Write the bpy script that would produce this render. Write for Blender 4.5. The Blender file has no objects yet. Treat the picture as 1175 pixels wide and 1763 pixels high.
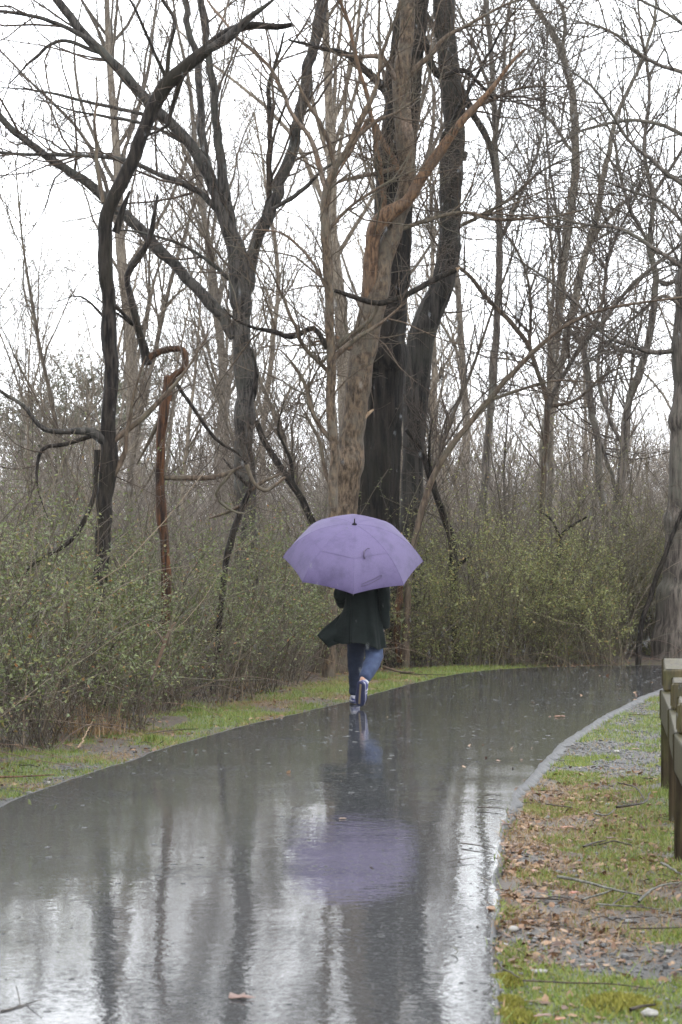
import bpy, math, random
import numpy as np
from mathutils import Vector, Matrix

random.seed(7)
R = np.random.default_rng(7)
scn = bpy.context.scene
COL = scn.collection

# ------------------------------------------------------------------ camera, sky, light
F = 4126.0            # focal length in photograph pixels (photograph 1175 x 1763)
CX, HZ, EYE = 587.5, 938.0, 1.6
cam_d = bpy.data.cameras.new("camera")
cam = bpy.data.objects.new("camera", cam_d)
COL.objects.link(cam)
cam.location = (0, 0, EYE)
cam.rotation_euler = (math.radians(90), 0, 0)
cam_d.sensor_fit = 'VERTICAL'
cam_d.sensor_height = 23.5
cam_d.lens = 23.5 * F / 1763.0
cam_d.shift_y = (HZ - 881.5) / 1763.0
cam_d.clip_start = 0.1
cam_d.clip_end = 3000
cam_d.dof.use_dof = True
cam_d.dof.focus_distance = 23.5
cam_d.dof.aperture_fstop = 5.0
scn.camera = cam

SUN_EL, SUN_ROT = math.radians(48), math.radians(200)
world = bpy.data.worlds.new("World")
scn.world = world
world.use_nodes = True
wn, wl = world.node_tree.nodes, world.node_tree.links
wn.clear()
w_out = wn.new("ShaderNodeOutputWorld")
w_bg = wn.new("ShaderNodeBackground")
w_sky = wn.new("ShaderNodeTexSky")
w_sky.sky_type = 'NISHITA'
w_sky.sun_disc = False
w_sky.sun_elevation = SUN_EL
w_sky.sun_rotation = SUN_ROT
w_hsv = wn.new("ShaderNodeHueSaturation")
w_hsv.inputs['Saturation'].default_value = 0.3
w_mix = wn.new("ShaderNodeMixRGB")
w_mix.inputs[0].default_value = 0.86           # closed cloud cover over the clear sky
w_mix.inputs[2].default_value = (11.5, 11.9, 12.4, 1)
w_bg.inputs['Strength'].default_value = 0.115
wl.new(w_sky.outputs[0], w_hsv.inputs['Color'])
wl.new(w_hsv.outputs[0], w_mix.inputs[1])
wl.new(w_mix.outputs[0], w_bg.inputs['Color'])
wl.new(w_bg.outputs[0], w_out.inputs['Surface'])

sun_d = bpy.data.lights.new("sun", 'SUN')
sun_d.energy = 0.7
sun_d.angle = math.radians(70)
sun_d.color = (1.0, 0.97, 0.93)
sun = bpy.data.objects.new("sun", sun_d)
COL.objects.link(sun)
sun.location = (0, 0, 60)
sun.rotation_euler = (math.radians(90) - SUN_EL, 0, math.radians(20))

scn.view_settings.view_transform = 'Standard'
scn.view_settings.look = 'None'
scn.view_settings.exposure = 1.6
scn.view_settings.gamma = 1.0
scn.view_settings.use_curve_mapping = False
scn.cycles.max_bounces = 6
scn.cycles.diffuse_bounces = 3
scn.cycles.glossy_bounces = 3
scn.cycles.transmission_bounces = 3
scn.cycles.volume_bounces = 0
scn.cycles.transparent_max_bounces = 6
scn.cycles.use_denoising = True

# ------------------------------------------------------------------ helpers
def P(px, py, Y):
    """the point at distance Y seen at photograph pixel (px, py)"""
    return np.array(((px - CX) / F * Y, Y, EYE - (py - HZ) / F * Y))

def G(px, py, z=0.0):
    """the ground point seen at photograph pixel (px, py)"""
    Y = F * (EYE - z) / (py - HZ)
    return np.array(((px - CX) / F * Y, Y, z))

class MB:
    """collects verts and faces in numpy arrays; build() makes ONE mesh object"""
    def __init__(s):
        s.v, s.f, s.n = [], [], 0
    def add(s, v, f):
        v = np.asarray(v, float).reshape(-1, 3)
        f = np.asarray(f, np.int64)
        s.v.append(v)
        s.f.append(f + s.n)
        s.n += len(v)
        return s
    def mesh(s, name, mat, origin=(0, 0, 0), smooth=True):
        v = np.concatenate(s.v) - np.asarray(origin, float)
        me = bpy.data.meshes.new(name)
        me.vertices.add(len(v))
        me.vertices.foreach_set('co', v.astype(np.float32).ravel())
        loops = np.concatenate([f.ravel() for f in s.f])
        sizes = np.concatenate([np.full(len(f), f.shape[1], np.int64) for f in s.f])
        starts = np.concatenate([[0], np.cumsum(sizes)[:-1]])
        me.loops.add(len(loops))
        me.loops.foreach_set('vertex_index', loops.astype(np.int32))
        me.polygons.add(len(sizes))
        me.polygons.foreach_set('loop_start', starts.astype(np.int32))
        me.polygons.foreach_set('loop_total', sizes.astype(np.int32))
        me.polygons.foreach_set('use_smooth', np.full(len(sizes), smooth))
        me.update(calc_edges=True)
        me.materials.append(mat)
        return me
    def build(s, name, mat, parent=None, origin=None, smooth=True):
        if parent is not None:
            origin = WORLD[parent.name]
        elif origin is None:
            origin = (0, 0, 0)
        me = s.mesh(name, mat, origin, smooth)
        o = bpy.data.objects.new(name, me)
        COL.objects.link(o)
        WORLD[o.name] = np.asarray(origin, float)
        if parent is not None:
            o.parent = parent
        else:
            o.location = origin
        return o

WORLD = {}       # world origin of every object (all unrotated while built)

def tag(o, label=None, cat=None, group=None, kind=None):
    if label: o['label'] = label
    if cat: o['category'] = cat
    if group: o['group'] = group
    if kind: o['kind'] = kind
    return o

def thing(name, loc, label, cat, group=None):
    o = bpy.data.objects.new(name, None)
    COL.objects.link(o)
    o.location = loc
    o.empty_display_size = 0.1
    WORLD[o.name] = np.asarray(loc, float)
    return tag(o, label, cat, group)

def norm(a):
    return a / np.maximum(np.linalg.norm(a, axis=-1, keepdims=True), 1e-9)

def _hash(ix, iy, seed):
    h = (ix.astype(np.int64) * 374761393 + iy.astype(np.int64) * 668265263 + seed * 144665) & 0x7fffffff
    h = ((h ^ (h >> 13)) * 1274126177) & 0x7fffffff
    return ((h ^ (h >> 16)) & 0xffff) / 65535.0

def vn(x, y, seed=0):
    x = np.asarray(x, float); y = np.asarray(y, float)
    ix, iy = np.floor(x), np.floor(y)
    fx, fy = x - ix, y - iy
    fx = fx * fx * (3 - 2 * fx); fy = fy * fy * (3 - 2 * fy)
    a = _hash(ix, iy, seed); b = _hash(ix + 1, iy, seed)
    c = _hash(ix, iy + 1, seed); d = _hash(ix + 1, iy + 1, seed)
    return (a + (b - a) * fx) * (1 - fy) + (c + (d - c) * fx) * fy

def fbm(x, y, seed=0, o=3):
    t = 0; a = 0.5; s = 0
    for k in range(o):
        t = t + a * vn(x * 2 ** k, y * 2 ** k, seed + k * 17); s += a; a *= 0.5
    return t / s

def tubes(mb, pts, rad, k=3):
    """pts (N,P,3), rad (N,P): N tubes of P rings with k sides"""
    N, Pn, _ = pts.shape
    T = np.empty_like(pts)
    T[:, 1:-1] = pts[:, 2:] - pts[:, :-2]
    T[:, 0] = pts[:, 1] - pts[:, 0]
    T[:, -1] = pts[:, -1] - pts[:, -2]
    T = norm(T)
    ch = norm(pts[:, -1] - pts[:, 0])
    ref = np.zeros((N, 3)); ref[np.arange(N), np.argmin(np.abs(ch), axis=1)] = 1
    U = norm(np.cross(T, ref[:, None, :]))
    V = np.cross(T, U)
    a = np.arange(k) / k * 2 * np.pi
    ring = (U[:, :, None, :] * np.cos(a)[None, None, :, None] + V[:, :, None, :] * np.sin(a)[None, None, :, None])
    v = pts[:, :, None, :] + ring * rad[:, :, None, None]
    idx = np.arange(N * Pn * k).reshape(N, Pn, k)
    a0 = idx[:, :-1, :]; b0 = np.roll(a0, -1, 2)
    a1 = idx[:, 1:, :]; b1 = np.roll(a1, -1, 2)
    mb.add(v, np.stack([a0, b0, b1, a1], -1).reshape(-1, 4))

def catmull(p, step):
    p = np.asarray(p, float)
    q = np.vstack([2 * p[0] - p[1], p, 2 * p[-1] - p[-2]])
    out = []
    for i in range(1, len(q) - 2):
        n = max(2, int(np.linalg.norm(q[i + 1, :3] - q[i, :3]) / step))
        t = np.linspace(0, 1, n, endpoint=False)[:, None]
        out.append(0.5 * ((2 * q[i]) + (-q[i - 1] + q[i + 1]) * t + (2 * q[i - 1] - 5 * q[i] + 4 * q[i + 1] - q[i + 2]) * t ** 2
                          + (-q[i - 1] + 3 * q[i] - 3 * q[i + 1] + q[i + 2]) * t ** 3))
    out.append(q[-2][None])
    return np.vstack(out)

def limb(mb, pr, k=12, rough=0.08, seed=0, ridge=0.0, cap=True):
    """one limb with an uneven surface; pr (n,4) = x,y,z,radius"""
    pts, rad = pr[:, :3], np.maximum(pr[:, 3], 0.002)
    n = len(pts)
    T = np.gradient(pts, axis=0); T = norm(T)
    ch = norm(pts[-1] - pts[0])
    ref = np.zeros(3); ref[np.argmin(np.abs(ch))] = 1
    U = norm(np.cross(T, ref)); V = np.cross(T, U)
    a = np.arange(k) / k * 2 * np.pi
    s = np.concatenate([[0], np.cumsum(np.linalg.norm(np.diff(pts, axis=0), axis=1))])
    aa, ss = np.meshgrid(a, s)
    rr = rad[:, None] * (1 + rough * 2 * (fbm(np.cos(aa) * 1.6 + 7 + seed, ss * 2.2 + np.sin(aa) * 1.6, seed) - 0.5)
                         + ridge * 2 * (vn(aa * k / 6.2832 * 0.5, ss * 2.5, seed + 5) - 0.5))
    v = pts[:, None] + (U[:, None] * np.cos(aa)[..., None] + V[:, None] * np.sin(aa)[..., None]) * rr[..., None]
    idx = np.arange(n * k).reshape(n, k)
    a0 = idx[:-1]; b0 = np.roll(a0, -1, 1); a1 = idx[1:]; b1 = np.roll(a1, -1, 1)
    mb.add(v, np.stack([a0, b0, b1, a1], -1).reshape(-1, 4))
    if cap:
        c = len(v.reshape(-1, 3))
        tip = pts[-1] + T[-1] * rad[-1] * 0.7
        ring = v[-1]
        mb.add(np.vstack([ring, tip]), [[i, (i + 1) % k, k] for i in range(k)])

def seg_of(polys):
    """list of (pts (N,P,3), rad (N,P)) -> segments A, B, ra, rb"""
    A = np.concatenate([p[:, :-1].reshape(-1, 3) for p, r in polys])
    B = np.concatenate([p[:, 1:].reshape(-1, 3) for p, r in polys])
    ra = np.concatenate([r[:, :-1].ravel() for p, r in polys])
    rb = np.concatenate([r[:, 1:].ravel() for p, r in polys])
    return A, B, ra, rb

def spawn(rng, S, n, ln, ang=(35, 70), npts=5, wander=0.18, up=0.12, kr=0.6, rl=0.011, rmin=0.003, w=None, flat=0.0):
    """n side shoots off the segments S"""
    A, B, ra, rb = S
    L = np.linalg.norm(B - A, axis=1)
    wt = L if w is None else L * w
    i = rng.choice(len(A), n, p=wt / wt.sum())
    t = rng.random(n)[:, None]
    p = A[i] + (B[i] - A[i]) * t
    r = ra[i] + (rb[i] - ra[i]) * t[:, 0]
    T = norm(B[i] - A[i])
    q = rng.normal(size=(n, 3)); q[:, 1] *= (1 - flat)
    q = norm(q - T * (q * T).sum(1, keepdims=True))
    a = np.radians(rng.uniform(ang[0], ang[1], n))[:, None]
    D = norm(T * np.cos(a) + q * np.sin(a) + np.array([0, 0, up]))
    ll = rng.uniform(ln[0], ln[1], n)
    out = np.empty((n, npts, 3)); out[:, 0] = p
    for k in range(1, npts):
        D = norm(D + wander * rng.normal(size=(n, 3)) + np.array([0, 0, up * 0.35]))
        out[:, k] = out[:, k - 1] + D * (ll / (npts - 1))[:, None]
    r0 = np.clip(np.minimum(r * kr, ll * rl), rmin, None)
    rad = r0[:, None] * np.linspace(1, 0.3, npts)[None]
    return out, np.maximum(rad, rmin * 0.6)

# ------------------------------------------------------------------ materials
def mat_new(name):
    m = bpy.data.materials.new(name); m.use_nodes = True
    n, l = m.node_tree.nodes, m.node_tree.links
    return m, n, l, n['Principled BSDF']

def ramp(n, stops):
    r = n.new("ShaderNodeValToRGB")
    e = r.color_ramp.elements
    while len(e) < len(stops): e.new(0.5)
    for i, (p, c) in enumerate(stops):
        e[i].position = p; e[i].color = (*c, 1)
    return r

def noise(n, scale, detail=4, rough=0.6):
    t = n.new("ShaderNodeTexNoise")
    t.inputs['Scale'].default_value = scale
    t.inputs['Detail'].default_value = detail
    t.inputs['Roughness'].default_value = rough
    return t

def bump(n, l, src, bsdf, strength, dist):
    b = n.new("ShaderNodeBump")
    b.inputs['Strength'].default_value = strength
    b.inputs['Distance'].default_value = dist
    l.new(src, b.inputs['Height'])
    l.new(b.outputs[0], bsdf.inputs['Normal'])
    return b

def bark(name, c1, c2, c3=None, scale=26, zs=0.16, patch=2.0, rough=0.6, bd=0.02, randomise=False, bs=0.8, alb=0.5, spec=0.1):
    c1, c2 = tuple(v * alb for v in c1), tuple(v * alb for v in c2)
    c3 = tuple(v * alb for v in c3) if c3 else None
    m, n, l, b = mat_new(name)
    tc = n.new("ShaderNodeTexCoord")
    mp = n.new("ShaderNodeMapping"); mp.inputs['Scale'].default_value = (1, 1, zs)
    l.new(tc.outputs['Object'], mp.inputs['Vector'])
    t1 = noise(n, scale, 5, 0.65); l.new(mp.outputs[0], t1.inputs['Vector'])
    r1 = ramp(n, [(0.40, c1), (0.60, c2)]); l.new(t1.outputs['Fac'], r1.inputs[0])
    col = r1.outputs[0]
    t2 = noise(n, patch, 4, 0.6); l.new(tc.outputs['Object'], t2.inputs['Vector'])
    if c3:
        mx = n.new("ShaderNodeMixRGB"); mx.inputs[2].default_value = (*c3, 1)
        rr = ramp(n, [(0.47, (0, 0, 0)), (0.64, (0.75, 0.75, 0.75))]); l.new(t2.outputs['Fac'], rr.inputs[0])
        l.new(rr.outputs[0], mx.inputs[0]); l.new(col, mx.inputs[1]); col = mx.outputs[0]
    if randomise:
        oi = n.new("ShaderNodeObjectInfo")
        r3 = ramp(n, [(0.0, (1.1, 1.04, 1.0)), (0.5, (2.0, 1.9, 1.78)), (1.0, (3.4, 3.15, 2.8))])
        l.new(oi.outputs['Random'], r3.inputs[0])
        mu = n.new("ShaderNodeMixRGB"); mu.blend_type = 'MULTIPLY'; mu.inputs[0].default_value = 1
        l.new(col, mu.inputs[1]); l.new(r3.outputs[0], mu.inputs[2]); col = mu.outputs[0]
    l.new(col, b.inputs['Base Color'])
    b.inputs['Roughness'].default_value = rough
    b.inputs['Specular IOR Level'].default_value = spec
    bump(n, l, t1.outputs['Fac'], b, bs, bd)
    return m

M = {}
M['dark'] = bark('wet dark bark', (0.006, 0.005, 0.0045), (0.065, 0.053, 0.045), (0.035, 0.03, 0.02), scale=30, bd=0.03, alb=0.38, spec=0.06)
M['dark2'] = bark('dark ridged bark', (0.004, 0.0035, 0.003), (0.075, 0.06, 0.05), (0.05, 0.046, 0.034), scale=18, zs=0.1, bd=0.05, bs=1.0, alb=0.22, spec=0.05)
M['greydark'] = bark('dark grey bark', (0.012, 0.010, 0.009), (0.105, 0.093, 0.083), (0.085, 0.085, 0.07), scale=26, alb=0.42)
M['bentbark'] = bark('grey ridged bark', (0.02, 0.017, 0.015), (0.12, 0.105, 0.092), (0.09, 0.085, 0.07), scale=18, zs=0.1, bd=0.05, bs=1.0, alb=0.29, spec=0.06)
M['tan'] = bark('tan smooth bark', (0.05, 0.034, 0.022), (0.22, 0.158, 0.105), (0.16, 0.14, 0.11), scale=24, zs=0.4, patch=4, bd=0.02, alb=0.42)
M['pinkgrey'] = bark('pinkish grey bark', (0.10, 0.073, 0.054), (0.23, 0.18, 0.145), (0.20, 0.12, 0.07), scale=30, zs=0.8, patch=4, bd=0.008)
M['orange'] = bark('wet orange brown bark', (0.06, 0.034, 0.021), (0.235, 0.14, 0.08), (0.15, 0.105, 0.075), scale=30, zs=0.25, patch=5, bd=0.01)
M['redbrown'] = bark('split red brown wood', (0.022, 0.012, 0.008), (0.15, 0.066, 0.028), (0.04, 0.028, 0.02), scale=34, zs=0.07, patch=5, bd=0.03)
M['brown'] = bark('brown bark', (0.06, 0.042, 0.03), (0.165, 0.12, 0.085), (0.13, 0.12, 0.085), scale=30)
M['pale'] = bark('pale grey bark', (0.14, 0.125, 0.10), (0.34, 0.31, 0.26), (0.16, 0.14, 0.09), scale=14, zs=0.5, patch=1.3, bd=0.008)
M['greybrown'] = bark('grey brown bark', (0.05, 0.042, 0.036), (0.20, 0.17, 0.145), (0.15, 0.145, 0.115), scale=22, zs=0.12)
M['bg'] = bark('woodland bark', (0.055, 0.047, 0.04), (0.13, 0.115, 0.095), scale=20, randomise=True, bd=0.01)
M['twig'] = bark('twig bark', (0.05, 0.036, 0.027), (0.13, 0.098, 0.075), scale=8, zs=1, bd=0.004)
M['rawwood'] = bark('split pale wood', (0.30, 0.20, 0.12), (0.50, 0.36, 0.24), scale=30, zs=0.2, bd=0.004)
M['stick'] = bark('wet stick bark', (0.02, 0.014, 0.011), (0.10, 0.075, 0.058), scale=30, zs=1, rough=0.4, bd=0.004)
M['lichenstick'] = bark('lichened stick bark', (0.07, 0.06, 0.05), (0.26, 0.26, 0.22), scale=50, zs=1, rough=0.5, bd=0.004)

def island_mat(name, stops, rough=0.6, trans=0.0, spec=0.4, jitter=None, alb=0.6):
    stops = [(p, tuple(v * alb for v in c)) for p, c in stops]
    m, n, l, b = mat_new(name)
    g = n.new("ShaderNodeNewGeometry")
    r = ramp(n, stops); l.new(g.outputs['Random Per Island'], r.inputs[0])
    col = r.outputs[0]
    if jitter:
        t = noise(n, jitter, 3); l.new(g.outputs['Position'], t.inputs['Vector'])
        rr = ramp(n, [(0.3, (0.55, 0.55, 0.5)), (0.7, (1.25, 1.2, 1.15))]); l.new(t.outputs['Fac'], rr.inputs[0])
        mu = n.new("ShaderNodeMixRGB"); mu.blend_type = 'MULTIPLY'; mu.inputs[0].default_value = 1
        l.new(col, mu.inputs[1]); l.new(rr.outputs[0], mu.inputs[2]); col = mu.outputs[0]
    l.new(col, b.inputs['Base Color'])
    b.inputs['Roughness'].default_value = rough
    b.inputs['Specular IOR Level'].default_value = spec
    if trans:
        tr = n.new("ShaderNodeBsdfTranslucent"); l.new(col, tr.inputs['Color'])
        mx = n.new("ShaderNodeMixShader"); mx.inputs[0].default_value = trans
        l.new(b.outputs[0], mx.inputs[1]); l.new(tr.outputs[0], mx.inputs[2])
        l.new(mx.outputs[0], n['Material Output'].inputs['Surface'])
    return m

M['leafL'] = island_mat('thicket leaves', [(0, (0.075, 0.09, 0.034)), (0.4, (0.12, 0.148, 0.055)), (0.8, (0.16, 0.178, 0.058)), (0.94, (0.19, 0.18, 0.055)), (0.97, (0.23, 0.15, 0.05)), (1, (0.27, 0.11, 0.04))], 0.5, 0.35, alb=0.68)
M['leafR'] = island_mat('olive thicket leaves', [(0, (0.10, 0.11, 0.042)), (0.4, (0.14, 0.152, 0.055)), (0.75, (0.175, 0.178, 0.06)), (0.92, (0.19, 0.175, 0.065)), (1, (0.22, 0.14, 0.06))], 0.5, 0.38, alb=1.0)
M['ever'] = island_mat('evergreen foliage', [(0, (0.06, 0.075, 0.035)), (1, (0.12, 0.13, 0.06))], 0.6, 0.2)
M['grass'] = island_mat('short wet grass', [(0, (0.10, 0.15, 0.03)), (0.5, (0.18, 0.26, 0.045)), (0.85, (0.25, 0.28, 0.055)), (1, (0.36, 0.28, 0.10))], 0.5, 0.3)
M['straw'] = island_mat('dead tan grass', [(0, (0.19, 0.115, 0.05)), (0.6, (0.34, 0.21, 0.10)), (1, (0.42, 0.30, 0.15))], 0.55, 0.25)
M['gravel'] = island_mat('wet gravel', [(0, (0.02, 0.02, 0.021)), (0.55, (0.058, 0.058, 0.060)), (0.96, (0.16, 0.156, 0.15)), (1, (0.30, 0.285, 0.26))], 0.4)
M['litter'] = island_mat('dead leaves', [(0, (0.05, 0.024, 0.015)), (0.4, (0.15, 0.07, 0.036)), (0.75, (0.27, 0.15, 0.08)), (1, (0.40, 0.26, 0.15))], 0.45, 0.15)
M['mossgreen'] = island_mat('yellow green moss', [(0, (0.15, 0.20, 0.03)), (0.6, (0.23, 0.29, 0.05)), (1, (0.33, 0.34, 0.07))], 0.6, 0.2)
M['moss'] = island_mat('yellow moss', [(0, (0.15, 0.15, 0.012)), (1, (0.25, 0.23, 0.03))], 0.8)
M['stem'] = island_mat('thicket stems', [(0, (0.03, 0.022, 0.015)), (0.6, (0.085, 0.064, 0.04)), (0.94, (0.13, 0.10, 0.06)), (1, (0.26, 0.19, 0.12))], 0.6)
M['cane'] = island_mat('red brown canes', [(0, (0.06, 0.03, 0.022)), (0.7, (0.13, 0.07, 0.045)), (1, (0.20, 0.15, 0.10))], 0.5)
M['stemR'] = island_mat('olive thicket stems', [(0, (0.045, 0.036, 0.022)), (0.6, (0.105, 0.088, 0.05)), (1, (0.21, 0.17, 0.10))], 0.6)
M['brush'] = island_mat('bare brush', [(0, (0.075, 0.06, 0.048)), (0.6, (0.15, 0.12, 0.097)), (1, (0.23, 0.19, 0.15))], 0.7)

M['brushfar'] = island_mat('far brush paled by haze', [(0, (0.09, 0.076, 0.064)), (0.6, (0.17, 0.145, 0.122)), (1, (0.24, 0.21, 0.18))], 0.8, spec=0.1, alb=1.0)  # distance haze put into the colour: paler than the nearer brush

def plain(name, col, rough=0.5, spec=0.5, nz=None, c2=None, bd=0.0, alb=0.8):
    col = tuple(v * alb for v in col); c2 = tuple(v * alb for v in c2) if c2 else None
    m, n, l, b = mat_new(name)
    b.inputs['Base Color'].default_value = (*col, 1)
    b.inputs['Roughness'].default_value = rough
    b.inputs['Specular IOR Level'].default_value = spec
    if nz:
        tc = n.new("ShaderNodeTexCoord")
        t = noise(n, nz, 5, 0.65); l.new(tc.outputs['Object'], t.inputs['Vector'])
        r = ramp(n, [(0.3, col), (0.7, c2 or col)]); l.new(t.outputs['Fac'], r.inputs[0])
        l.new(r.outputs[0], b.inputs['Base Color'])
        if bd: bump(n, l, t.outputs['Fac'], b, 0.6, bd)
    return m

M['coat'] = plain('dark green coat cloth', (0.0035, 0.0056, 0.0052), 0.75, 0.1, 14, (0.0075, 0.0115, 0.0108), 0.012)
M['lining'] = plain('teal coat lining', (0.006, 0.028, 0.033), 0.6, 0.2, 20, (0.012, 0.042, 0.048))
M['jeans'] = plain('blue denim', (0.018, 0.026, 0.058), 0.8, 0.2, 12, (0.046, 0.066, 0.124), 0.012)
M['jeansshade'] = plain('wet shaded denim', (0.010, 0.014, 0.029), 0.7, 0.2, 14, (0.024, 0.032, 0.062), 0.01)  # darker denim for the forward leg: its shade painted in, besides the wet
M['skin'] = plain('skin', (0.30, 0.17, 0.12), 0.5, 0.4)
M['hair'] = plain('brown hair', (0.05, 0.03, 0.018), 0.5, 0.4, 40, (0.09, 0.055, 0.03), 0.004)
M['shoe'] = plain('blue shoe mesh', (0.03, 0.034, 0.12), 0.6, 0.4, 40, (0.06, 0.068, 0.18))
M['white'] = plain('off white shoe trim', (0.32, 0.32, 0.36), 0.5)
M['sole'] = plain('navy shoe sole', (0.010, 0.014, 0.045), 0.6, 0.4, 50, (0.022, 0.026, 0.07))
M['solemid'] = plain('tan sole insert', (0.17, 0.13, 0.085), 0.6)
M['black'] = plain('black plastic', (0.012, 0.012, 0.014), 0.35)
M['metal'] = plain('umbrella steel', (0.08, 0.08, 0.085), 0.3)
M['strap'] = plain('dark violet webbing', (0.035, 0.022, 0.06), 0.7)

# umbrella cloth
m, n, l, b = mat_new('purple umbrella cloth')
tc = n.new("ShaderNodeTexCoord")
t1 = noise(n, 7, 4); l.new(tc.outputs['Object'], t1.inputs['Vector'])
t2 = noise(n, 160, 2); l.new(tc.outputs['Object'], t2.inputs['Vector'])
r1 = ramp(n, [(0.30, (0.034, 0.025, 0.068)), (0.52, (0.054, 0.040, 0.099)), (0.75, (0.060, 0.045, 0.107))])
l.new(t1.outputs['Fac'], r1.inputs[0])
r2 = ramp(n, [(0.3, (0.82, 0.82, 0.82)), (0.7, (1.1, 1.1, 1.1))]); l.new(t2.outputs['Fac'], r2.inputs[0])
mu = n.new("ShaderNodeMixRGB"); mu.blend_type = 'MULTIPLY'; mu.inputs[0].default_value = 1
l.new(r1.outputs[0], mu.inputs[1]); l.new(r2.outputs[0], mu.inputs[2])
l.new(mu.outputs[0], b.inputs['Base Color'])
b.inputs['Roughness'].default_value = 0.6
b.inputs['Specular IOR Level'].default_value = 0.35
bump(n, l, t2.outputs['Fac'], b, 0.3, 0.002)
M['umbrella'] = m

# weathered timber, olive with algae
m, n, l, b = mat_new('algae stained timber')
tc = n.new("ShaderNodeTexCoord")
mp = n.new("ShaderNodeMapping"); mp.inputs['Scale'].default_value = (6, 6, 1.0); l.new(tc.outputs['Object'], mp.inputs['Vector'])
t1 = noise(n, 9, 6, 0.7); l.new(mp.outputs[0], t1.inputs['Vector'])
t2 = noise(n, 3.5, 4); l.new(tc.outputs['Object'], t2.inputs['Vector'])
r1 = ramp(n, [(0.3, (0.010, 0.0075, 0.0025)), (0.7, (0.036, 0.029, 0.009))]); l.new(t1.outputs['Fac'], r1.inputs[0])
r2 = ramp(n, [(0.42, (0, 0, 0)), (0.62, (0.8, 0.8, 0.8))]); l.new(t2.outputs['Fac'], r2.inputs[0])
mx = n.new("ShaderNodeMixRGB"); mx.inputs[2].default_value = (0.034, 0.031, 0.008, 1)
l.new(r2.outputs[0], mx.inputs[0]); l.new(r1.outputs[0], mx.inputs[1]); l.new(mx.outputs[0], b.inputs['Base Color'])
b.inputs['Roughness'].default_value = 0.55
b.inputs['Specular IOR Level'].default_value = 0.22
bump(n, l, t1.outputs['Fac'], b, 0.5, 0.006)
M['timber'] = m
M['timberblock'] = bark('olive brown block timber', (0.024, 0.018, 0.006), (0.095, 0.073, 0.026), (0.085, 0.08, 0.022), scale=26, zs=0.12, patch=5, bd=0.008, rough=0.5, spec=0.25)
M['timberpost'] = bark('wet brown post timber', (0.026, 0.018, 0.009), (0.085, 0.062, 0.034), (0.085, 0.085, 0.028), scale=22, zs=0.1, patch=3.5, bd=0.005, rough=0.5)

# wet asphalt: coarse dark aggregate under a rippled film of rain water
m, n, l, b = mat_new('wet asphalt')
g = n.new("ShaderNodeNewGeometry")
def pos_noise(scale, detail, rough):
    t = noise(n, scale, detail, rough); l.new(g.outputs['Position'], t.inputs['Vector']); return t
tA = pos_noise(70, 4, 0.7)       # aggregate
tB = pos_noise(21, 3, 0.5)      # ripples in the film
tC = pos_noise(0.8, 5, 0.6)      # wetter and drier patches
tD = pos_noise(3.0, 3, 0.5)      # shallow dips
rA = ramp(n, [(0.38, (0.009, 0.0095, 0.010)), (0.60, (0.030, 0.031, 0.0325)), (0.74, (0.14, 0.142, 0.146))]); l.new(tA.outputs['Fac'], rA.inputs[0])
l.new(rA.outputs[0], b.inputs['Base Color'])
rR = ramp(n, [(0.35, (0.45, 0.45, 0.45)), (0.65, (0.65, 0.65, 0.65))]); l.new(tC.outputs['Fac'], rR.inputs[0])
l.new(rR.outputs[0], b.inputs['Roughness'])
b.inputs['IOR'].default_value = 1.5
b.inputs['Specular IOR Level'].default_value = 0.07
tE = pos_noise(34, 6, 0.8)      # stones standing out of the film
ad = n.new("ShaderNodeMath"); ad.operation = 'MULTIPLY_ADD'; ad.inputs[1].default_value = 0.35
l.new(tC.outputs['Fac'], ad.inputs[0]); l.new(tE.outputs['Fac'], ad.inputs[2])
rW = ramp(n, [(0.715, (1.0, 1.0, 1.0)), (0.80, (0.15, 0.15, 0.15))]); l.new(ad.outputs[0], rW.inputs[0])
l.new(rW.outputs[0], b.inputs['Coat Weight'])
b.inputs['Coat IOR'].default_value = 1.6
rC = ramp(n, [(0.33, (0.01, 0.01, 0.01)), (0.68, (0.035, 0.035, 0.035))]); l.new(tC.outputs['Fac'], rC.inputs[0])
l.new(rC.outputs[0], b.inputs['Coat Roughness'])
b0 = n.new("ShaderNodeBump"); b0.inputs['Strength'].default_value = 1.0; b0.inputs['Distance'].default_value = 0.0016
l.new(tD.outputs['Fac'], b0.inputs['Height'])
b1 = n.new("ShaderNodeBump"); b1.inputs['Strength'].default_value = 1.0; b1.inputs['Distance'].default_value = 0.00068
l.new(tB.outputs['Fac'], b1.inputs['Height']); l.new(b0.outputs[0], b1.inputs['Normal'])
l.new(b1.outputs[0], b.inputs['Coat Normal'])
b2 = n.new("ShaderNodeBump"); b2.inputs['Strength'].default_value = 0.8; b2.inputs['Distance'].default_value = 0.0015
l.new(tA.outputs['Fac'], b2.inputs['Height']); l.new(b2.outputs[0], b.inputs['Normal'])
M['asphalt'] = m
M['edge'] = plain('worn asphalt edge', (0.03, 0.03, 0.031), 0.5, 0.25, 70, (0.075, 0.075, 0.076), 0.008)

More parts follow.
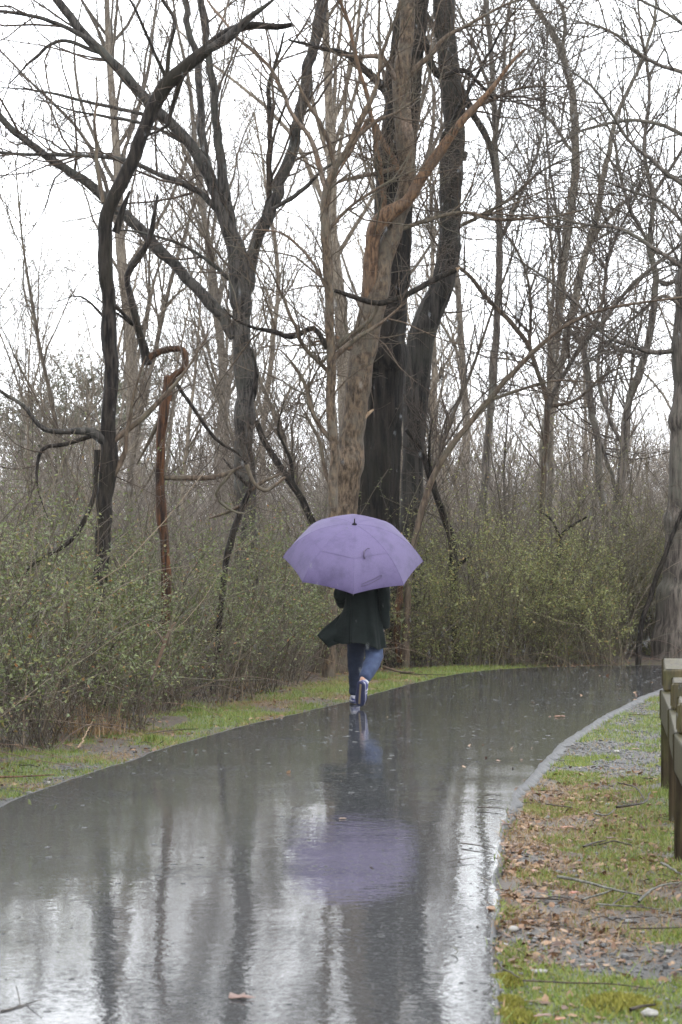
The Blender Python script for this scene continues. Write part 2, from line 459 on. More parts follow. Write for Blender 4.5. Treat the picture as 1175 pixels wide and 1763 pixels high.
# ground: woodland litter, grass, gravel, straw weights in the attribute "zone"
m, n, l, b = mat_new('verge and woodland floor')
g = n.new("ShaderNodeNewGeometry")
at = n.new("ShaderNodeAttribute"); at.attribute_name = 'zone'
sp = n.new("ShaderNodeSeparateColor"); l.new(at.outputs['Color'], sp.inputs[0])
t1 = noise(n, 28, 6, 0.7); l.new(g.outputs['Position'], t1.inputs['Vector'])
t2 = noise(n, 60, 4, 0.7); l.new(g.outputs['Position'], t2.inputs['Vector'])
lit = ramp(n, [(0.3, (0.014, 0.010, 0.0075)), (0.55, (0.042, 0.029, 0.02)), (0.75, (0.095, 0.062, 0.04))]); l.new(t1.outputs['Fac'], lit.inputs[0])
gra = ramp(n, [(0.3, (0.022, 0.03, 0.009)), (0.7, (0.08, 0.105, 0.026))]); l.new(t1.outputs['Fac'], gra.inputs[0])
grv = ramp(n, [(0.35, (0.012, 0.012, 0.012)), (0.7, (0.06, 0.059, 0.057))]); l.new(t2.outputs['Fac'], grv.inputs[0])
stw = ramp(n, [(0.3, (0.025, 0.017, 0.011)), (0.7, (0.10, 0.068, 0.042))]); l.new(t2.outputs['Fac'], stw.inputs[0])
c = lit.outputs[0]
for k, r in enumerate((gra, grv, stw)):
    mx = n.new("ShaderNodeMixRGB"); l.new(sp.outputs[k], mx.inputs[0]); l.new(c, mx.inputs[1]); l.new(r.outputs[0], mx.inputs[2]); c = mx.outputs[0]
l.new(c, b.inputs['Base Color']); b.inputs['Roughness'].default_value = 0.6
bump(n, l, t1.outputs['Fac'], b, 0.8, 0.02)
M['ground'] = m

# ------------------------------------------------------------------ path and ground
LE = [(-2.95, -8), (-2.85, 0), (-2.62, 8), (-2.08, 14.6), (-1.49, 18.2), (-0.946, 20.8), (-0.157, 23.6), (0.45, 26), (0.95, 28.1), (1.6, 30), (2.5, 31.2), (4.3, 31.9), (6.5, 31.7), (10, 30.7), (16, 28), (24, 22)]
RE = [(0.1, -8), (0.25, 0), (0.52, 8), (1.0, 14.3), (1.5, 17.8), (2.05, 20.6), (2.7, 23.4), (3.3, 25.7), (3.75, 27.2), (4.2, 28.1), (4.75, 28.6), (5.5, 28.8), (6.6, 28.75), (9.5, 27.8), (14.5, 25.2), (22, 19.5)]
def cat2(a, m):
    a = np.array(a, float); q = np.vstack([2 * a[0] - a[1], a, 2 * a[-1] - a[-2]]); out = []
    for i in range(1, len(q) - 2):
        t = np.linspace(0, 1, m, endpoint=False)[:, None]
        out.append(0.5 * (2 * q[i] + (q[i + 1] - q[i - 1]) * t + (2 * q[i - 1] - 5 * q[i] + 4 * q[i + 1] - q[i + 2]) * t ** 2 + (3 * q[i] - q[i - 1] - 3 * q[i + 1] + q[i + 2]) * t ** 3))
    return np.vstack(out + [q[-2][None]])
Lc, Rc = cat2(LE, 48), cat2(RE, 48)
wob = lambda c, s: 0.035 * (fbm(c[:, 1] * 1.3, c[:, 0] * 1.3, s) - 0.5) * 2 + 0.03 * (fbm(c[:, 1] * 6, c[:, 0] * 6, s + 1) - 0.5)
Lc[:, 0] += wob(Lc, 3); Rc[:, 0] += wob(Rc, 4)

def segdist(x, y, c):
    best = np.full(x.shape, 1e9)
    c = c[::4]; A, B = c[:-1], c[1:]
    for (ax, ay), (bx, by) in zip(A, B):
        dx, dy = bx - ax, by - ay
        t = np.clip(((x - ax) * dx + (y - ay) * dy) / (dx * dx + dy * dy), 0, 1)
        best = np.minimum(best, np.hypot(x - ax - t * dx, y - ay - t * dy))
    return best
POLY = np.vstack([Lc, Rc[::-1]])[::5]
def inside(x, y):
    c = np.zeros(x.shape, bool)
    x1, y1 = POLY[:, 0], POLY[:, 1]; x2, y2 = np.roll(x1, -1), np.roll(y1, -1)
    for a, bq, cc, d in zip(x1, y1, x2, y2):
        if bq == d: continue
        h = ((bq > y) != (d > y)) & (x < (cc - a) * (y - bq) / (d - bq) + a)
        c ^= h
    return c
def pathinfo(x, y):
    """distance outside the path (negative inside) to the left and the right edge"""
    x = np.asarray(x, float); y = np.asarray(y, float)
    dl, dr = segdist(x, y, Lc), segdist(x, y, Rc)
    ins = inside(x, y)
    right = dr < dl
    d = np.minimum(dl, dr)
    return np.where(ins, -d, d), right

def zones(x, y, d, right):
    """weights of grass, gravel, straw on the ground at (x, y)"""
    n1 = fbm(x * 1.7, y * 1.1, 11); n2 = fbm(x * 3.1, y * 2.3, 23); n3 = fbm(x * 0.9, y * 0.6, 31)
    sm = lambda a, b, v: np.clip((v - a) / (b - a), 0, 1)
    near = sm(-0.02, 0.06, d)
    # right verge
    mossy = sm(11.6, 12.8, y + (n1 - 0.5) * 3) * sm(16.8, 15.2, y + (n1 - 0.5) * 3) * sm(0.25, 0.6, d + (n2 - 0.5) * 0.7)
    gR = np.maximum(mossy * sm(0.34, 0.5, n2 + 0.1), sm(0.46, 0.58, n2) * 0.9)
    sR = sm(9.2, 10.3, y + (n1 - 0.5) * 2) * sm(17.2, 15.5, y) * sm(1.05, 0.5, d + (n1 - 0.5) * 0.9) * sm(0.3, 0.45, n2 + 0.08)
    vR = np.maximum(sm(15.6, 17, y + (n1 - 0.5) * 2), sm(11.4, 9.8, y + (n1 - 0.5) * 2.5)) * 0.85
    vR = np.maximum(vR, sm(0.55, 0.7, n1) * 0.6)
    # left verge
    wl_ = sm(1.5, 1.0, d + (n2 - 0.5) * 0.6) * sm(80, 60, y)
    gL = wl_ * sm(0.45, 0.58, n2 + 0.15 * sm(20, 28, y))
    vL = wl_ * sm(0.7, 0.35, d) * sm(20, 17, y)
    sL = wl_ * sm(0.55, 0.7, n1) * 0.7
    gL = gL * np.where(y > 28.5, sm(2.6, 1.4, x + (n1 - 0.5) * 1.5), 1)
    far = sm(45, 38, y)
    grass = np.where(right, gR, gL) * far * near
    grav = np.where(right, vR * sm(3.5, 2.2, d), vL) * far
    straw = np.where(right, sR, sL) * far * near
    return np.clip(grass, 0, 1), np.clip(grav * (1 - grass * 0.8) * (1 - straw * 0.75), 0, 1), np.clip(straw, 0, 1)

def ground_z(x, y, d):
    z = -0.03 + (fbm(x * 0.8, y * 0.8, 41) - 0.5) * 0.10 * np.clip(d / 0.8, 0, 1) + (fbm(x * 5, y * 5, 43) - 0.5) * 0.03 * np.clip(d / 0.15, 0, 1)
    z = np.where(d < 0, -0.09, z)
    return np.where((d >= 0) & (d < 0.12), np.minimum(z, -0.02), z)

def axis(lo, hi, step, far0, far1, nfar=16):
    a = np.arange(lo, hi, step)
    g0 = lo - np.geomspace(step, lo - far0, nfar)[::-1]
    g1 = hi + np.geomspace(step, far1 - hi, nfar)
    return np.concatenate([g0, a, g1])
gx = axis(-6, 7, 0.075, -270, 270); gy = axis(5, 37, 0.085, -60, 270)
XX, YY = np.meshgrid(gx, gy)
dd, rr_ = pathinfo(XX, YY)
ZZ = ground_z(XX, YY, dd)
nx, ny = len(gx), len(gy)
idx = np.arange(nx * ny).reshape(ny, nx)
mb = MB()
mb.add(np.stack([XX, YY, ZZ], -1), np.stack([idx[:-1, :-1], idx[:-1, 1:], idx[1:, 1:], idx[1:, :-1]], -1).reshape(-1, 4))
ground = tag(mb.build('ground', M['ground']), 'wet verge and woodland floor of leaf litter, grass and gravel', kind='structure')
za, zb, zc = zones(XX, YY, dd, rr_)
attr = ground.data.color_attributes.new('zone', 'FLOAT_COLOR', 'POINT')
attr.data.foreach_set('color', np.stack([za, zb, zc, np.ones_like(za)], -1).astype(np.float32).ravel())

def path_z(x, y, t):
    return 0.012 * (1 - (2 * t - 1) ** 2) + (fbm(x * 0.55, y * 0.35, 51) - 0.5) * 0.010 + (vn(x * 0.25 + 9, y * 1.5, 53) - 0.5) * 0.003
ts = np.linspace(0, 1, 26)
pp = Lc[:, None, :] * (1 - ts)[None, :, None] + Rc[:, None, :] * ts[None, :, None]
pz = path_z(pp[..., 0], pp[..., 1], ts[None, :])
v = np.concatenate([pp, pz[..., None]], -1)
idx = np.arange(v.shape[0] * v.shape[1]).reshape(v.shape[:2])
mb = MB().add(v, np.stack([idx[:-1, :-1], idx[:-1, 1:], idx[1:, 1:], idx[1:, :-1]], -1).reshape(-1, 4))
path = tag(mb.build('path', M['asphalt']), 'wet grey asphalt path bending right through the woods', kind='structure')
def edging(c, zrow, sgn):
    T = norm(np.gradient(c, axis=0)); N = np.stack([-T[:, 1], T[:, 0]], -1) * sgn
    w = 0.8 + 1.4 * (fbm(c[:, 1] * 11, c[:, 0] * 11, 61) - 0.5)
    prof = [(0.0, 0.0), (0.012, 0.0), (0.03, -0.008), (0.055, -0.028), (0.065, -0.085)]
    if sgn > 0: w = w * 1.35
    if sgn < 0: w = w * np.interp(c[:, 1], [13.5, 16.5], [0.6, 1.5])
    rows = [np.concatenate([c + N * (o * w)[:, None], (zrow + h)[:, None]], 1) for o, h in prof]
    v = np.stack(rows, 1); i = np.arange(v.shape[0] * v.shape[1]).reshape(v.shape[:2])
    f = np.stack([i[:-1, :-1], i[:-1, 1:], i[1:, 1:], i[1:, :-1]], -1).reshape(-1, 4)
    return MB().add(v, f if sgn < 0 else f[:, ::-1])
edging(Lc, pz[:, 0], 1).build('edging', M['edge'], path)
edging(Rc, pz[:, -1], -1).build('edging', M['edge'], path)

# ------------------------------------------------------------------ trees drawn limb by limb
def limb_pts(pts, Y, slope=0.0, step=0.07, gnarl=0.2, ext=0.0, seed=1, ground=False, wk=0.40):
    """pts: (px, py, width px) at distance Y -> smooth (n,4); ext = metres grown on past the frame"""
    rg = np.random.default_rng(seed)
    rows = []
    y0 = pts[0][1]
    for px, py, w in pts:
        y = Y + slope * (y0 - py) / F * Y
        rows.append([*P(px, py, y), w * wk / F * y])
    rows = np.array(rows)
    if ground: rows[0, 2] = -0.12
    if ext:
        d = norm(rows[-1, :3] - rows[-2, :3]); p = rows[-1].copy(); n_ = max(3, int(ext / 0.8))
        for k in range(n_):
            d = norm(d + rg.normal(size=3) * 0.13 + np.array([0, 0, 0.08]))
            p = p.copy(); p[:3] += d * ext / n_; p[3] *= 0.86 if k < n_ - 1 else 0.4
            rows = np.vstack([rows, p])
    c = catmull(rows, step)
    s = np.arange(len(c)) * step
    for ax in (0, 1, 2):
        amp = gnarl * (c[:, 3] + 0.02) * (0.5 if ax == 2 else 1)
        c[:, ax] += amp * 2 * (fbm(s * 2.4, s * 0 + ax * 9.1, seed + 3) - 0.5) * np.clip(s / 0.3, 0, 1)
        c[:, ax] += amp * 0.9 * (vn(s * 6.5, s * 0 + ax * 5.3, seed + 8) - 0.5) * np.clip(s / 0.3, 0, 1)
    c[:, 3] *= 1 + 0.22 * np.clip(vn(s * 3.1, s * 0, seed + 21) - 0.62, 0, 1) / 0.38
    return c

def drawn_tree(name, label, cat, Y, trunk, mat, branches=(), ext=0, twigs=(60, 260), tl=(0.5, 1.5), k=14, rough=0.09, ridge=0.0,
               group=None, seed=1, twigmat=None, slope=0.0, grounded=True, gnarl=0.25, wz=None, tr=0.003, wk=0.40):
    base = P(trunk[0][0], trunk[0][1], Y); base[2] = 0 if grounded else base[2]
    t = thing(name, base, label, cat, group)
    c = limb_pts(trunk, Y, slope, ext=ext, seed=seed, ground=grounded, gnarl=gnarl, wk=wk)
    mb = MB(); limb(mb, c, k, rough, seed, ridge); mb.build('trunk', mat, t)
    cs = [c]
    for i, br in enumerate(branches):
        pts, opt = br if isinstance(br, tuple) and isinstance(br[1], dict) else (br, {})
        cb = limb_pts(pts, opt.get('Y', Y), opt.get('slope', ((i * 37) % 11 - 5) * 0.06), ext=opt.get('ext', 0), seed=seed * 31 + i, gnarl=opt.get('gnarl', 0.55))
        if not opt.get('ext'): cb[:, 3] *= np.interp(np.linspace(0, 1, len(cb)), [0, 0.6, 1], [1, 1, opt.get('tip', 0.5)])
        mb = MB(); limb(mb, cb, opt.get('k', 9), rough * 1.3, seed + i)
        o = mb.build('branch', opt.get('mat', mat), t)
        if opt.get('label'): o['label'] = opt['label']
        cs.append(cb)
    rg = np.random.default_rng(seed + 100)
    if twigs:
        polys = [(x[None, ::3, :3], x[None, ::3, 3]) for x in cs if len(x) > 8]
        S = seg_of(polys)
        if wz is not None:
            mid = (S[0][:, 2] + S[1][:, 2]) / 2
            w = np.where(mid > wz, 1.0, 0.02)
        else:
            w = np.where((S[0][:, 2] + S[1][:, 2]) / 2 > 1.2, 1.0, 0.02)
        w = w / np.sqrt(np.maximum(S[2], 0.01))
        twigs = (int(twigs[0] * 1.5), int(twigs[1] * 1.6)); tr = tr * 1.25
        a = spawn(rg, S, twigs[0], tl, npts=7, wander=0.16, rl=0.0085, rmin=tr, w=w)
        b_ = spawn(rg, seg_of([a]), twigs[1], (tl[0] * 0.4, tl[1] * 0.55), npts=5, wander=0.2, rl=0.008, rmin=tr * 0.8)
        c_ = spawn(rg, seg_of([b_]), int(twigs[1] * 1.6), (tl[0] * 0.2, tl[1] * 0.3), npts=4, wander=0.2, rl=0.008, rmin=tr * 0.7)
        mb = MB(); tubes(mb, *a, 4); tubes(mb, *b_, 3); tubes(mb, *c_, 3)
        tag(mb.build('twigs', twigmat or M['twig'], t), kind='stuff')
    return t

BR = 'branch'
# gnarled dark tree at the left, in the front of the thicket
drawn_tree('gnarled_tree', 'black gnarled leaning tree with broken bent top, front of the left thicket', 'tree', 23.5,
    [(170, 1219, 46), (170, 1100, 40), (174, 980, 36), (181, 870, 38), (188, 790, 42), (186, 720, 36), (191, 640, 34), (187, 560, 32), (184, 480, 36), (180, 425, 36), (184, 380, 34), (205, 325, 34), (232, 265, 34), (258, 205, 32), (285, 150, 34), (318, 118, 32), (352, 88, 30), (385, 60, 26), (430, 44, 20), (478, 46, 15), (502, 42, 12)],
    M['dark'], [
        ([(350, 90, 20), (395, 66, 20), (425, 34, 17), (452, 14, 13), (478, -6, 10)], {'mat': M['greydark']}),
        ([(320, 115, 14), (300, 175, 11), (290, 215, 8), (258, 232, 5), (212, 252, 4)], {}),
        ([(288, 150, 12), (292, 90, 9), (305, 40, 8), (284, 5, 7)], {'ext': 1.0}),
        ([(292, 150, 9), (262, 80, 7), (235, 20, 5)], {'ext': 0.8}),
        ([(200, 400, 14), (210, 370, 12), (225, 330, 9)], {}),
        ([(178, 350, 10), (170, 300, 9), (165, 220, 7), (168, 120, 5)], {'mat': M['brown']}),
        ([(182, 760, 26), (165, 748, 22), (150, 742, 16), (80, 740, 11), (40, 700, 9), (0, 672, 7)], {'mat': M['greydark'], 'ext': 0.6}),
        ([(168, 775, 14), (165, 820, 11), (160, 870, 10), (120, 930, 11), (60, 970, 10), (35, 1000, 8)], {}),
        ([(160, 750, 9), (110, 765, 8), (70, 775, 7), (65, 830, 5), (85, 900, 3)], {}),
        ([(192, 825, 14), (213, 780, 11), (222, 730, 9), (238, 660, 7), (254, 612, 5)], {'mat': M['brown']}),
        ([(195, 760, 12), (245, 720, 11), (285, 680, 9), (320, 640, 7), (370, 560, 4)], {'mat': M['brown']}),
        ([(192, 520, 8), (230, 560, 6), (150, 500, 4)], {}),
        ([(188, 555, 6), (140, 510, 4), (95, 520, 3)], {}),
    ], twigs=(75, 240), tl=(0.25, 0.9), k=16, rough=0.14, seed=3, gnarl=0.3, wk=0.355, wz=2.0)

# snapped snag with the folded-over top
t = drawn_tree('snapped_snag', 'thin snapped trunk with red brown split wood and its top folded over', 'tree', 24.5,
    [(290, 1207, 24), (288, 1120, 22), (287, 1010, 21), (283, 930, 20), (278, 840, 20), (279, 760, 20), (284, 700, 20), (291, 650, 20)],
    M['redbrown'], [
        ([(288, 690, 19), (294, 655, 17), (306, 642, 14), (317, 634, 14), (318, 610, 15), (308, 600, 14), (276, 605, 15), (254, 618, 19)], {'mat': M['redbrown'], 'gnarl': 0.15, 'tip': 1, 'slope': 0.0}),
        ([(254, 628, 24), (249, 600, 19), (238, 560, 16), (226, 515, 14), (220, 476, 14), (236, 448, 13), (256, 418, 13), (266, 375, 12), (271, 335, 8)], {'mat': M['dark'], 'gnarl': 0.2, 'slope': 0.0}),
        ([(284, 822, 12), (325, 824, 12), (370, 822, 12), (402, 812, 11), (425, 800, 9)], {'mat': M['brown']}),
        ([(285, 700, 9), (265, 740, 8), (235, 800, 6)], {'mat': M['brown']}),
        ([(298, 650, 9), (330, 700, 8), (372, 755, 8), (410, 780, 8), (428, 805, 7)], {'mat': M['dark']}),
    ], twigs=(40, 120), tl=(0.2, 0.7), k=12, rough=0.16, seed=5, gnarl=0.3, wz=1.8)

# big forked grey tree behind
drawn_tree('forked_tree', 'large dark grey forked tree with long limb reaching to the left edge', 'tree', 35,
    [(425, 1127, 62), (423, 1000, 52), (423, 850, 46), (422, 740, 42), (420, 640, 42), (417, 560, 42), (415, 500, 44), (412, 452, 46), (395, 400, 32), (372, 335, 28), (345, 275, 26), (300, 218, 25), (240, 160, 24), (195, 108, 22), (140, 55, 21), (98, 0, 19)],
    M['greydark'], [
        ([(425, 500, 30), (440, 430, 27), (462, 375, 27), (486, 310, 26), (508, 225, 25), (526, 140, 24), (546, 70, 23), (560, 0, 22)], {'ext': 6, 'slope': 0.1}),
        ([(400, 400, 24), (385, 320, 20), (378, 240, 18), (366, 150, 17), (357, 90, 16), (345, 0, 15)], {'ext': 5, 'slope': -0.1}),
        ([(372, 335, 18), (348, 230, 17), (342, 130, 16), (328, 60, 15), (318, 0, 14)], {'ext': 4, 'slope': 0.2}),
        ([(404, 580, 24), (380, 545, 24), (345, 500, 24), (300, 455, 23), (252, 405, 22), (200, 360, 22), (140, 310, 20), (80, 268, 17), (40, 238, 16), (-20, 180, 14)], {'ext': 4, 'slope': 0.15}),
        ([(385, 372, 15), (340, 330, 13), (280, 302, 11), (215, 275, 10), (120, 268, 8), (30, 265, 7), (-20, 262, 6)], {'ext': 1}),
        ([(300, 218, 10), (260, 200, 9), (150, 175, 7), (60, 155, 6), (0, 150, 5)], {}),
        ([(195, 108, 12), (150, 68, 10), (80, 35, 9), (0, 20, 7)], {'ext': 2}),
        ([(170, 90, 9), (105, 70, 8), (60, 100, 7), (15, 145, 5)], {}),
        ([(330, 250, 9), (250, 215, 7), (130, 190, 5), (60, 170, 4)], {}),
        ([(430, 600, 14), (440, 640, 12), (432, 700, 12), (418, 745, 12), (430, 800, 10)], {'mat': M['dark']}),
        ([(440, 430, 12), (462, 350, 12), (466, 250, 12), (464, 150, 12), (478, 100, 11), (490, 55, 8)], {'mat': M['dark']}),
        ([(395, 480, 9), (330, 430, 7), (240, 400, 5), (150, 395, 3)], {}),
        ([(470, 360, 9), (520, 330, 8), (560, 290, 6), (620, 250, 5)], {}),
    ], ext=6, twigs=(170, 620), tl=(0.7, 2.6), k=16, rough=0.08, ridge=0.05, seed=8, wk=0.37, wz=4.0, tr=0.004)

# thin leaning dark stem left of the umbrella
drawn_tree('leaning_sapling', 'thin black crooked sapling leaning under the forked tree', 'sapling', 26,
    [(365, 1185, 14), (385, 1000, 13), (398, 930, 14), (415, 880, 13), (432, 842, 13), (436, 800, 10), (425, 760, 8)],
    M['dark'], [
        ([(420, 868, 8), (390, 882, 7), (360, 892, 5)], {'mat': M['brown']}),
        ([(430, 845, 9), (455, 828, 8), (485, 815, 6)], {'mat': M['brown']}),
        ([(432, 840, 9), (405, 815, 8), (385, 790, 5)], {}),
    ], twigs=(18, 60), tl=(0.2, 0.6), k=8, seed=12, wz=1.8)

drawn_tree('slanting_tree', 'dark slanting stem crossing between the forked tree and the umbrella', 'tree', 33,
    [(560, 1140, 16), (555, 960, 15), (530, 880, 15), (505, 835, 15), (480, 800, 15), (455, 760, 14), (440, 725, 12)],
    M['dark'], [([(505, 835, 9), (500, 790, 7), (480, 740, 6), (490, 690, 5)], {})], twigs=(30, 100), tl=(0.3, 1.0), k=9, seed=14, wz=2.2)

# slim pale brown tree in front of the big trunks
drawn_tree('slender_tree', 'slim light brown straight tree left of the big leaning trunk', 'tree', 29.5,
    [(566, 1160, 30), (568, 1000, 24), (572, 880, 21), (574, 780, 20), (570, 700, 20), (570, 620, 21), (567, 540, 19), (563, 460, 18), (560, 390, 17), (563, 330, 18), (578, 290, 16), (596, 262, 14), (622, 205, 12), (648, 150, 9), (660, 90, 7)],
    M['tan'], [
        ([(565, 600, 12), (540, 565, 11), (500, 580, 11), (470, 570, 9), (440, 565, 7)], {'mat': M['dark'], 'ext': 0.5}),
        ([(572, 620, 11), (610, 585, 10), (650, 560, 8), (700, 520, 5)], {'mat': M['brown']}),
        ([(563, 330, 12), (540, 250, 10), (505, 200, 9), (470, 120, 8), (415, 70, 7)], {'mat': M['pinkgrey'], 'ext': 1}),
        ([(578, 290, 10), (560, 230, 9), (530, 175, 8), (500, 120, 6)], {'mat': M['brown']}),
        ([(600, 255, 9), (640, 215, 8), (690, 190, 6), (740, 150, 4)], {'mat': M['brown']}),
        ([(565, 500, 8), (530, 440, 7), (480, 400, 5), (420, 395, 4)], {'mat': M['pinkgrey']}),
        ([(566, 640, 9), (530, 600, 8), (500, 540, 7), (470, 470, 5), (440, 440, 4)], {'mat': M['brown']}),
        ([(562, 400, 8), (600, 360, 7), (660, 320, 6), (720, 290, 4)], {'mat': M['brown']}),
        ([(572, 760, 10), (545, 720, 9), (515, 640, 8), (480, 600, 5)], {'mat': M['brown']}),
    ], ext=2, twigs=(110, 420), tl=(0.4, 1.6), k=12, rough=0.1, seed=17, wz=2.6, twigmat=M['brown'])

# leaning tan tree with the orange bough
drawn_tree('leaning_tree', 'tan leaning tree with smooth bark and broken orange bough, behind the umbrella', 'tree', 30.8,
    [(572, 1158, 84), (574, 1100, 62), (580, 1000, 54), (590, 900, 52), (598, 820, 52), (606, 740, 50), (616, 660, 50), (630, 580, 50), (646, 510, 48), (660, 450, 42), (680, 392, 36), (700, 330, 34), (700, 270, 34), (694, 200, 34), (692, 130, 32), (700, 60, 30), (702, 0, 28)],
    M['tan'], [
        ([(637, 520, 34), (638, 475, 30), (640, 430, 30), (648, 392, 34), (672, 366, 30), (700, 348, 25), (722, 312, 22), (752, 268, 21), (790, 215, 20), (830, 172, 18), (858, 138, 15), (884, 104, 13), (904, 84, 9)], {'mat': M['orange'], 'label': 'long broken bough with wet orange bark', 'slope': -0.15, 'gnarl': 0.12, 'k': 12}),
        ([(660, 374, 15), (660, 330, 12), (652, 270, 12), (645, 220, 11), (632, 160, 10), (616, 100, 9), (600, 40, 8)], {'mat': M['orange'], 'slope': -0.1, 'ext': 1}),
        ([(690, 300, 18), (662, 250, 13), (640, 205, 12), (620, 230, 10), (600, 265, 8), (570, 320, 6)], {'mat': M['orange']}),
        ([(700, 340, 22), (702, 280, 26), (698, 200, 28), (694, 120, 28), (700, 40, 26)], {'mat': M['pinkgrey'], 'slope': -0.02}),
        ([(690, 395, 10), (740, 378, 9), (800, 365, 8), (860, 378, 7), (960, 372, 5), (1040, 350, 3)], {'mat': M['brown'], 'slope': 0.1}),
        ([(700, 285, 10), (640, 300, 9), (590, 310, 8), (560, 330, 6)], {'mat': M['pinkgrey']}),
        ([(705, 130, 14), (740, 95, 11), (765, 66, 9), (830, 30, 7), (880, 5, 5)], {'mat': M['brown'], 'ext': 1}),
        ([(640, 560, 11), (605, 575, 10), (575, 600, 9), (545, 640, 5)], {'mat': M['brown']}),
        ([(640, 590, 12), (600, 600, 10), (580, 580, 8), (540, 590, 6)], {'mat': M['orange']}),
        ([(610, 750, 18), (622, 722, 15), (643, 704, 8)], {'mat': M['rawwood'], 'label': 'short snapped stub with pale raw end'}),
        ([(592, 860, 12), (565, 820, 10), (550, 760, 8), (520, 700, 5)], {'mat': M['brown']}),
        ([(694, 160, 12), (660, 100, 10), (615, 98, 10), (585, 95, 8)], {'mat': M['pinkgrey']}),
    ], ext=5, twigs=(110, 380), tl=(0.4, 1.7), k=18, rough=0.1, seed=19, gnarl=0.15, wk=0.43, wz=3.0, twigmat=M['brown'])
# broken dark bough lodged across the two trunks
drawn_tree('lodged_bough', 'dark snapped bough lodged across the big trunks, pale broken end to right', 'branch', 29.6,
    [(576, 500, 9), (612, 512, 11), (652, 522, 13), (690, 512, 13), (730, 492, 13), (765, 474, 12), (786, 464, 10)],
    M['dark'], [([(652, 522, 10), (640, 548, 9), (605, 580, 8), (570, 612, 6)], {'mat': M['brown']}),
                ([(786, 464, 8), (792, 461, 5)], {'mat': M['rawwood']})], twigs=(16, 40), tl=(0.2, 0.6), k=9, seed=22, grounded=False, wz=-5)

drawn_tree('thick_trunk_tree', 'massive black ridged trunk rising straight behind the umbrella', 'tree', 32.6,
    [(640, 1146, 128), (643, 1100, 104), (646, 1000, 94), (648, 900, 92), (650, 800, 90), (656, 700, 88), (662, 600, 84), (668, 500, 80), (674, 400, 76), (680, 300, 72), (688, 200, 70), (700, 100, 68), (715, 0, 64)],
    M['dark2'], [
        ([(676, 380, 16), (720, 330, 12), (760, 240, 11), (800, 170, 9), (860, 60, 7), (900, 0, 6)], {'slope': 0.3}),
        ([(690, 180, 22), (640, 130, 18), (600, 95, 14), (560, 85, 11), (500, 70, 8)], {'slope': 0.2}),
        ([(725, 60, 18), (758, 130, 14), (800, 120, 11), (850, 170, 9)], {'slope': 0.1}),
    ], ext=7, twigs=(50, 240), tl=(0.6, 2.0), k=34, rough=0.05, ridge=0.13, seed=24, gnarl=0.06, wk=0.42, wz=6, tr=0.004)

drawn_tree('bent_trunk_tree', 'dark bark tree with crooked trunk bending right, beside the massive trunk', 'tree', 34,
    [(704, 1139, 58), (706, 1000, 44), (708, 900, 40), (711, 800, 42), (715, 720, 46), (719, 650, 50), (727, 590, 52), (742, 540, 50), (762, 490, 46), (773, 430, 43), (776, 350, 42), (778, 290, 46), (784, 240, 40), (780, 170, 42), (772, 110, 40), (768, 50, 38), (765, 0, 36)],
    M['bentbark'], [
        ([(790, 150, 18), (812, 190, 14), (840, 240, 14), (852, 310, 8)], {'slope': 0.1}),
        ([(770, 100, 16), (755, 60, 12), (735, 25, 10), (715, -20, 8)], {'ext': 2}),
        ([(795, 272, 22), (803, 262, 16)], {}),
        ([(775, 400, 10), (810, 380, 8), (880, 340, 7), (940, 290, 5), (1000, 270, 4)], {'mat': M['brown'], 'slope': 0.2}),
        ([(775, 210, 9), (830, 180, 8), (900, 150, 6), (980, 150, 4)], {'mat': M['brown'], 'slope': 0.2}),
    ], ext=7, twigs=(70, 300), tl=(0.5, 2.0), k=24, rough=0.09, ridge=0.06, seed=27, gnarl=0.1, wk=0.44, wz=4, tr=0.004)

drawn_tree('arching_sapling', 'thin sapling arching from beside the umbrella far over to the right', 'sapling', 31.9,
    [(698, 1142, 17), (705, 1000, 15), (716, 925, 14), (735, 850, 14), (760, 795, 14), (800, 740, 13), (840, 690, 12), (880, 645, 11), (930, 595, 10), (985, 555, 8), (1050, 530, 6), (1175, 512, 5)],
    M['brown'], [
        ([(840, 690, 8), (900, 670, 6), (960, 655, 5), (1040, 660, 3)], {}),
        ([(690, 1140, 14), (686, 1060, 15), (692, 1000, 12), (702, 940, 9)], {'mat': M['redbrown']}),
    ], ext=1, twigs=(60, 200), tl=(0.3, 1.2), k=9, seed=30, wz=2.2)

drawn_tree('y_shaped_tree', 'slim brown tree splitting into a wide Y shape, right of the umbrella', 'tree', 36,
    [(928, 1125, 20), (930, 1000, 17), (933, 900, 16), (938, 800, 15), (943, 700, 15), (930, 650, 12), (912, 600, 12), (880, 555, 11), (845, 520, 10), (812, 480, 9), (786, 456, 8), (760, 430, 6)],
    M['brown'], [
        ([(943, 705, 12), (965, 660, 10), (1000, 600, 10), (1040, 555, 9), (1080, 500, 8), (1130, 455, 7), (1200, 400, 5)], {'mat': M['greybrown'], 'ext': 2}),
        ([(945, 700, 8), (990, 690, 7), (1050, 640, 5), (1100, 630, 3)], {}),
        ([(912, 600, 7), (915, 520, 6), (900, 450, 5), (870, 400, 4)], {'ext': 0.6}),
    ], ext=0.5, twigs=(110, 420), tl=(0.4, 1.8), k=10, seed=33, wk=0.35, wz=2.6, tr=0.0035)

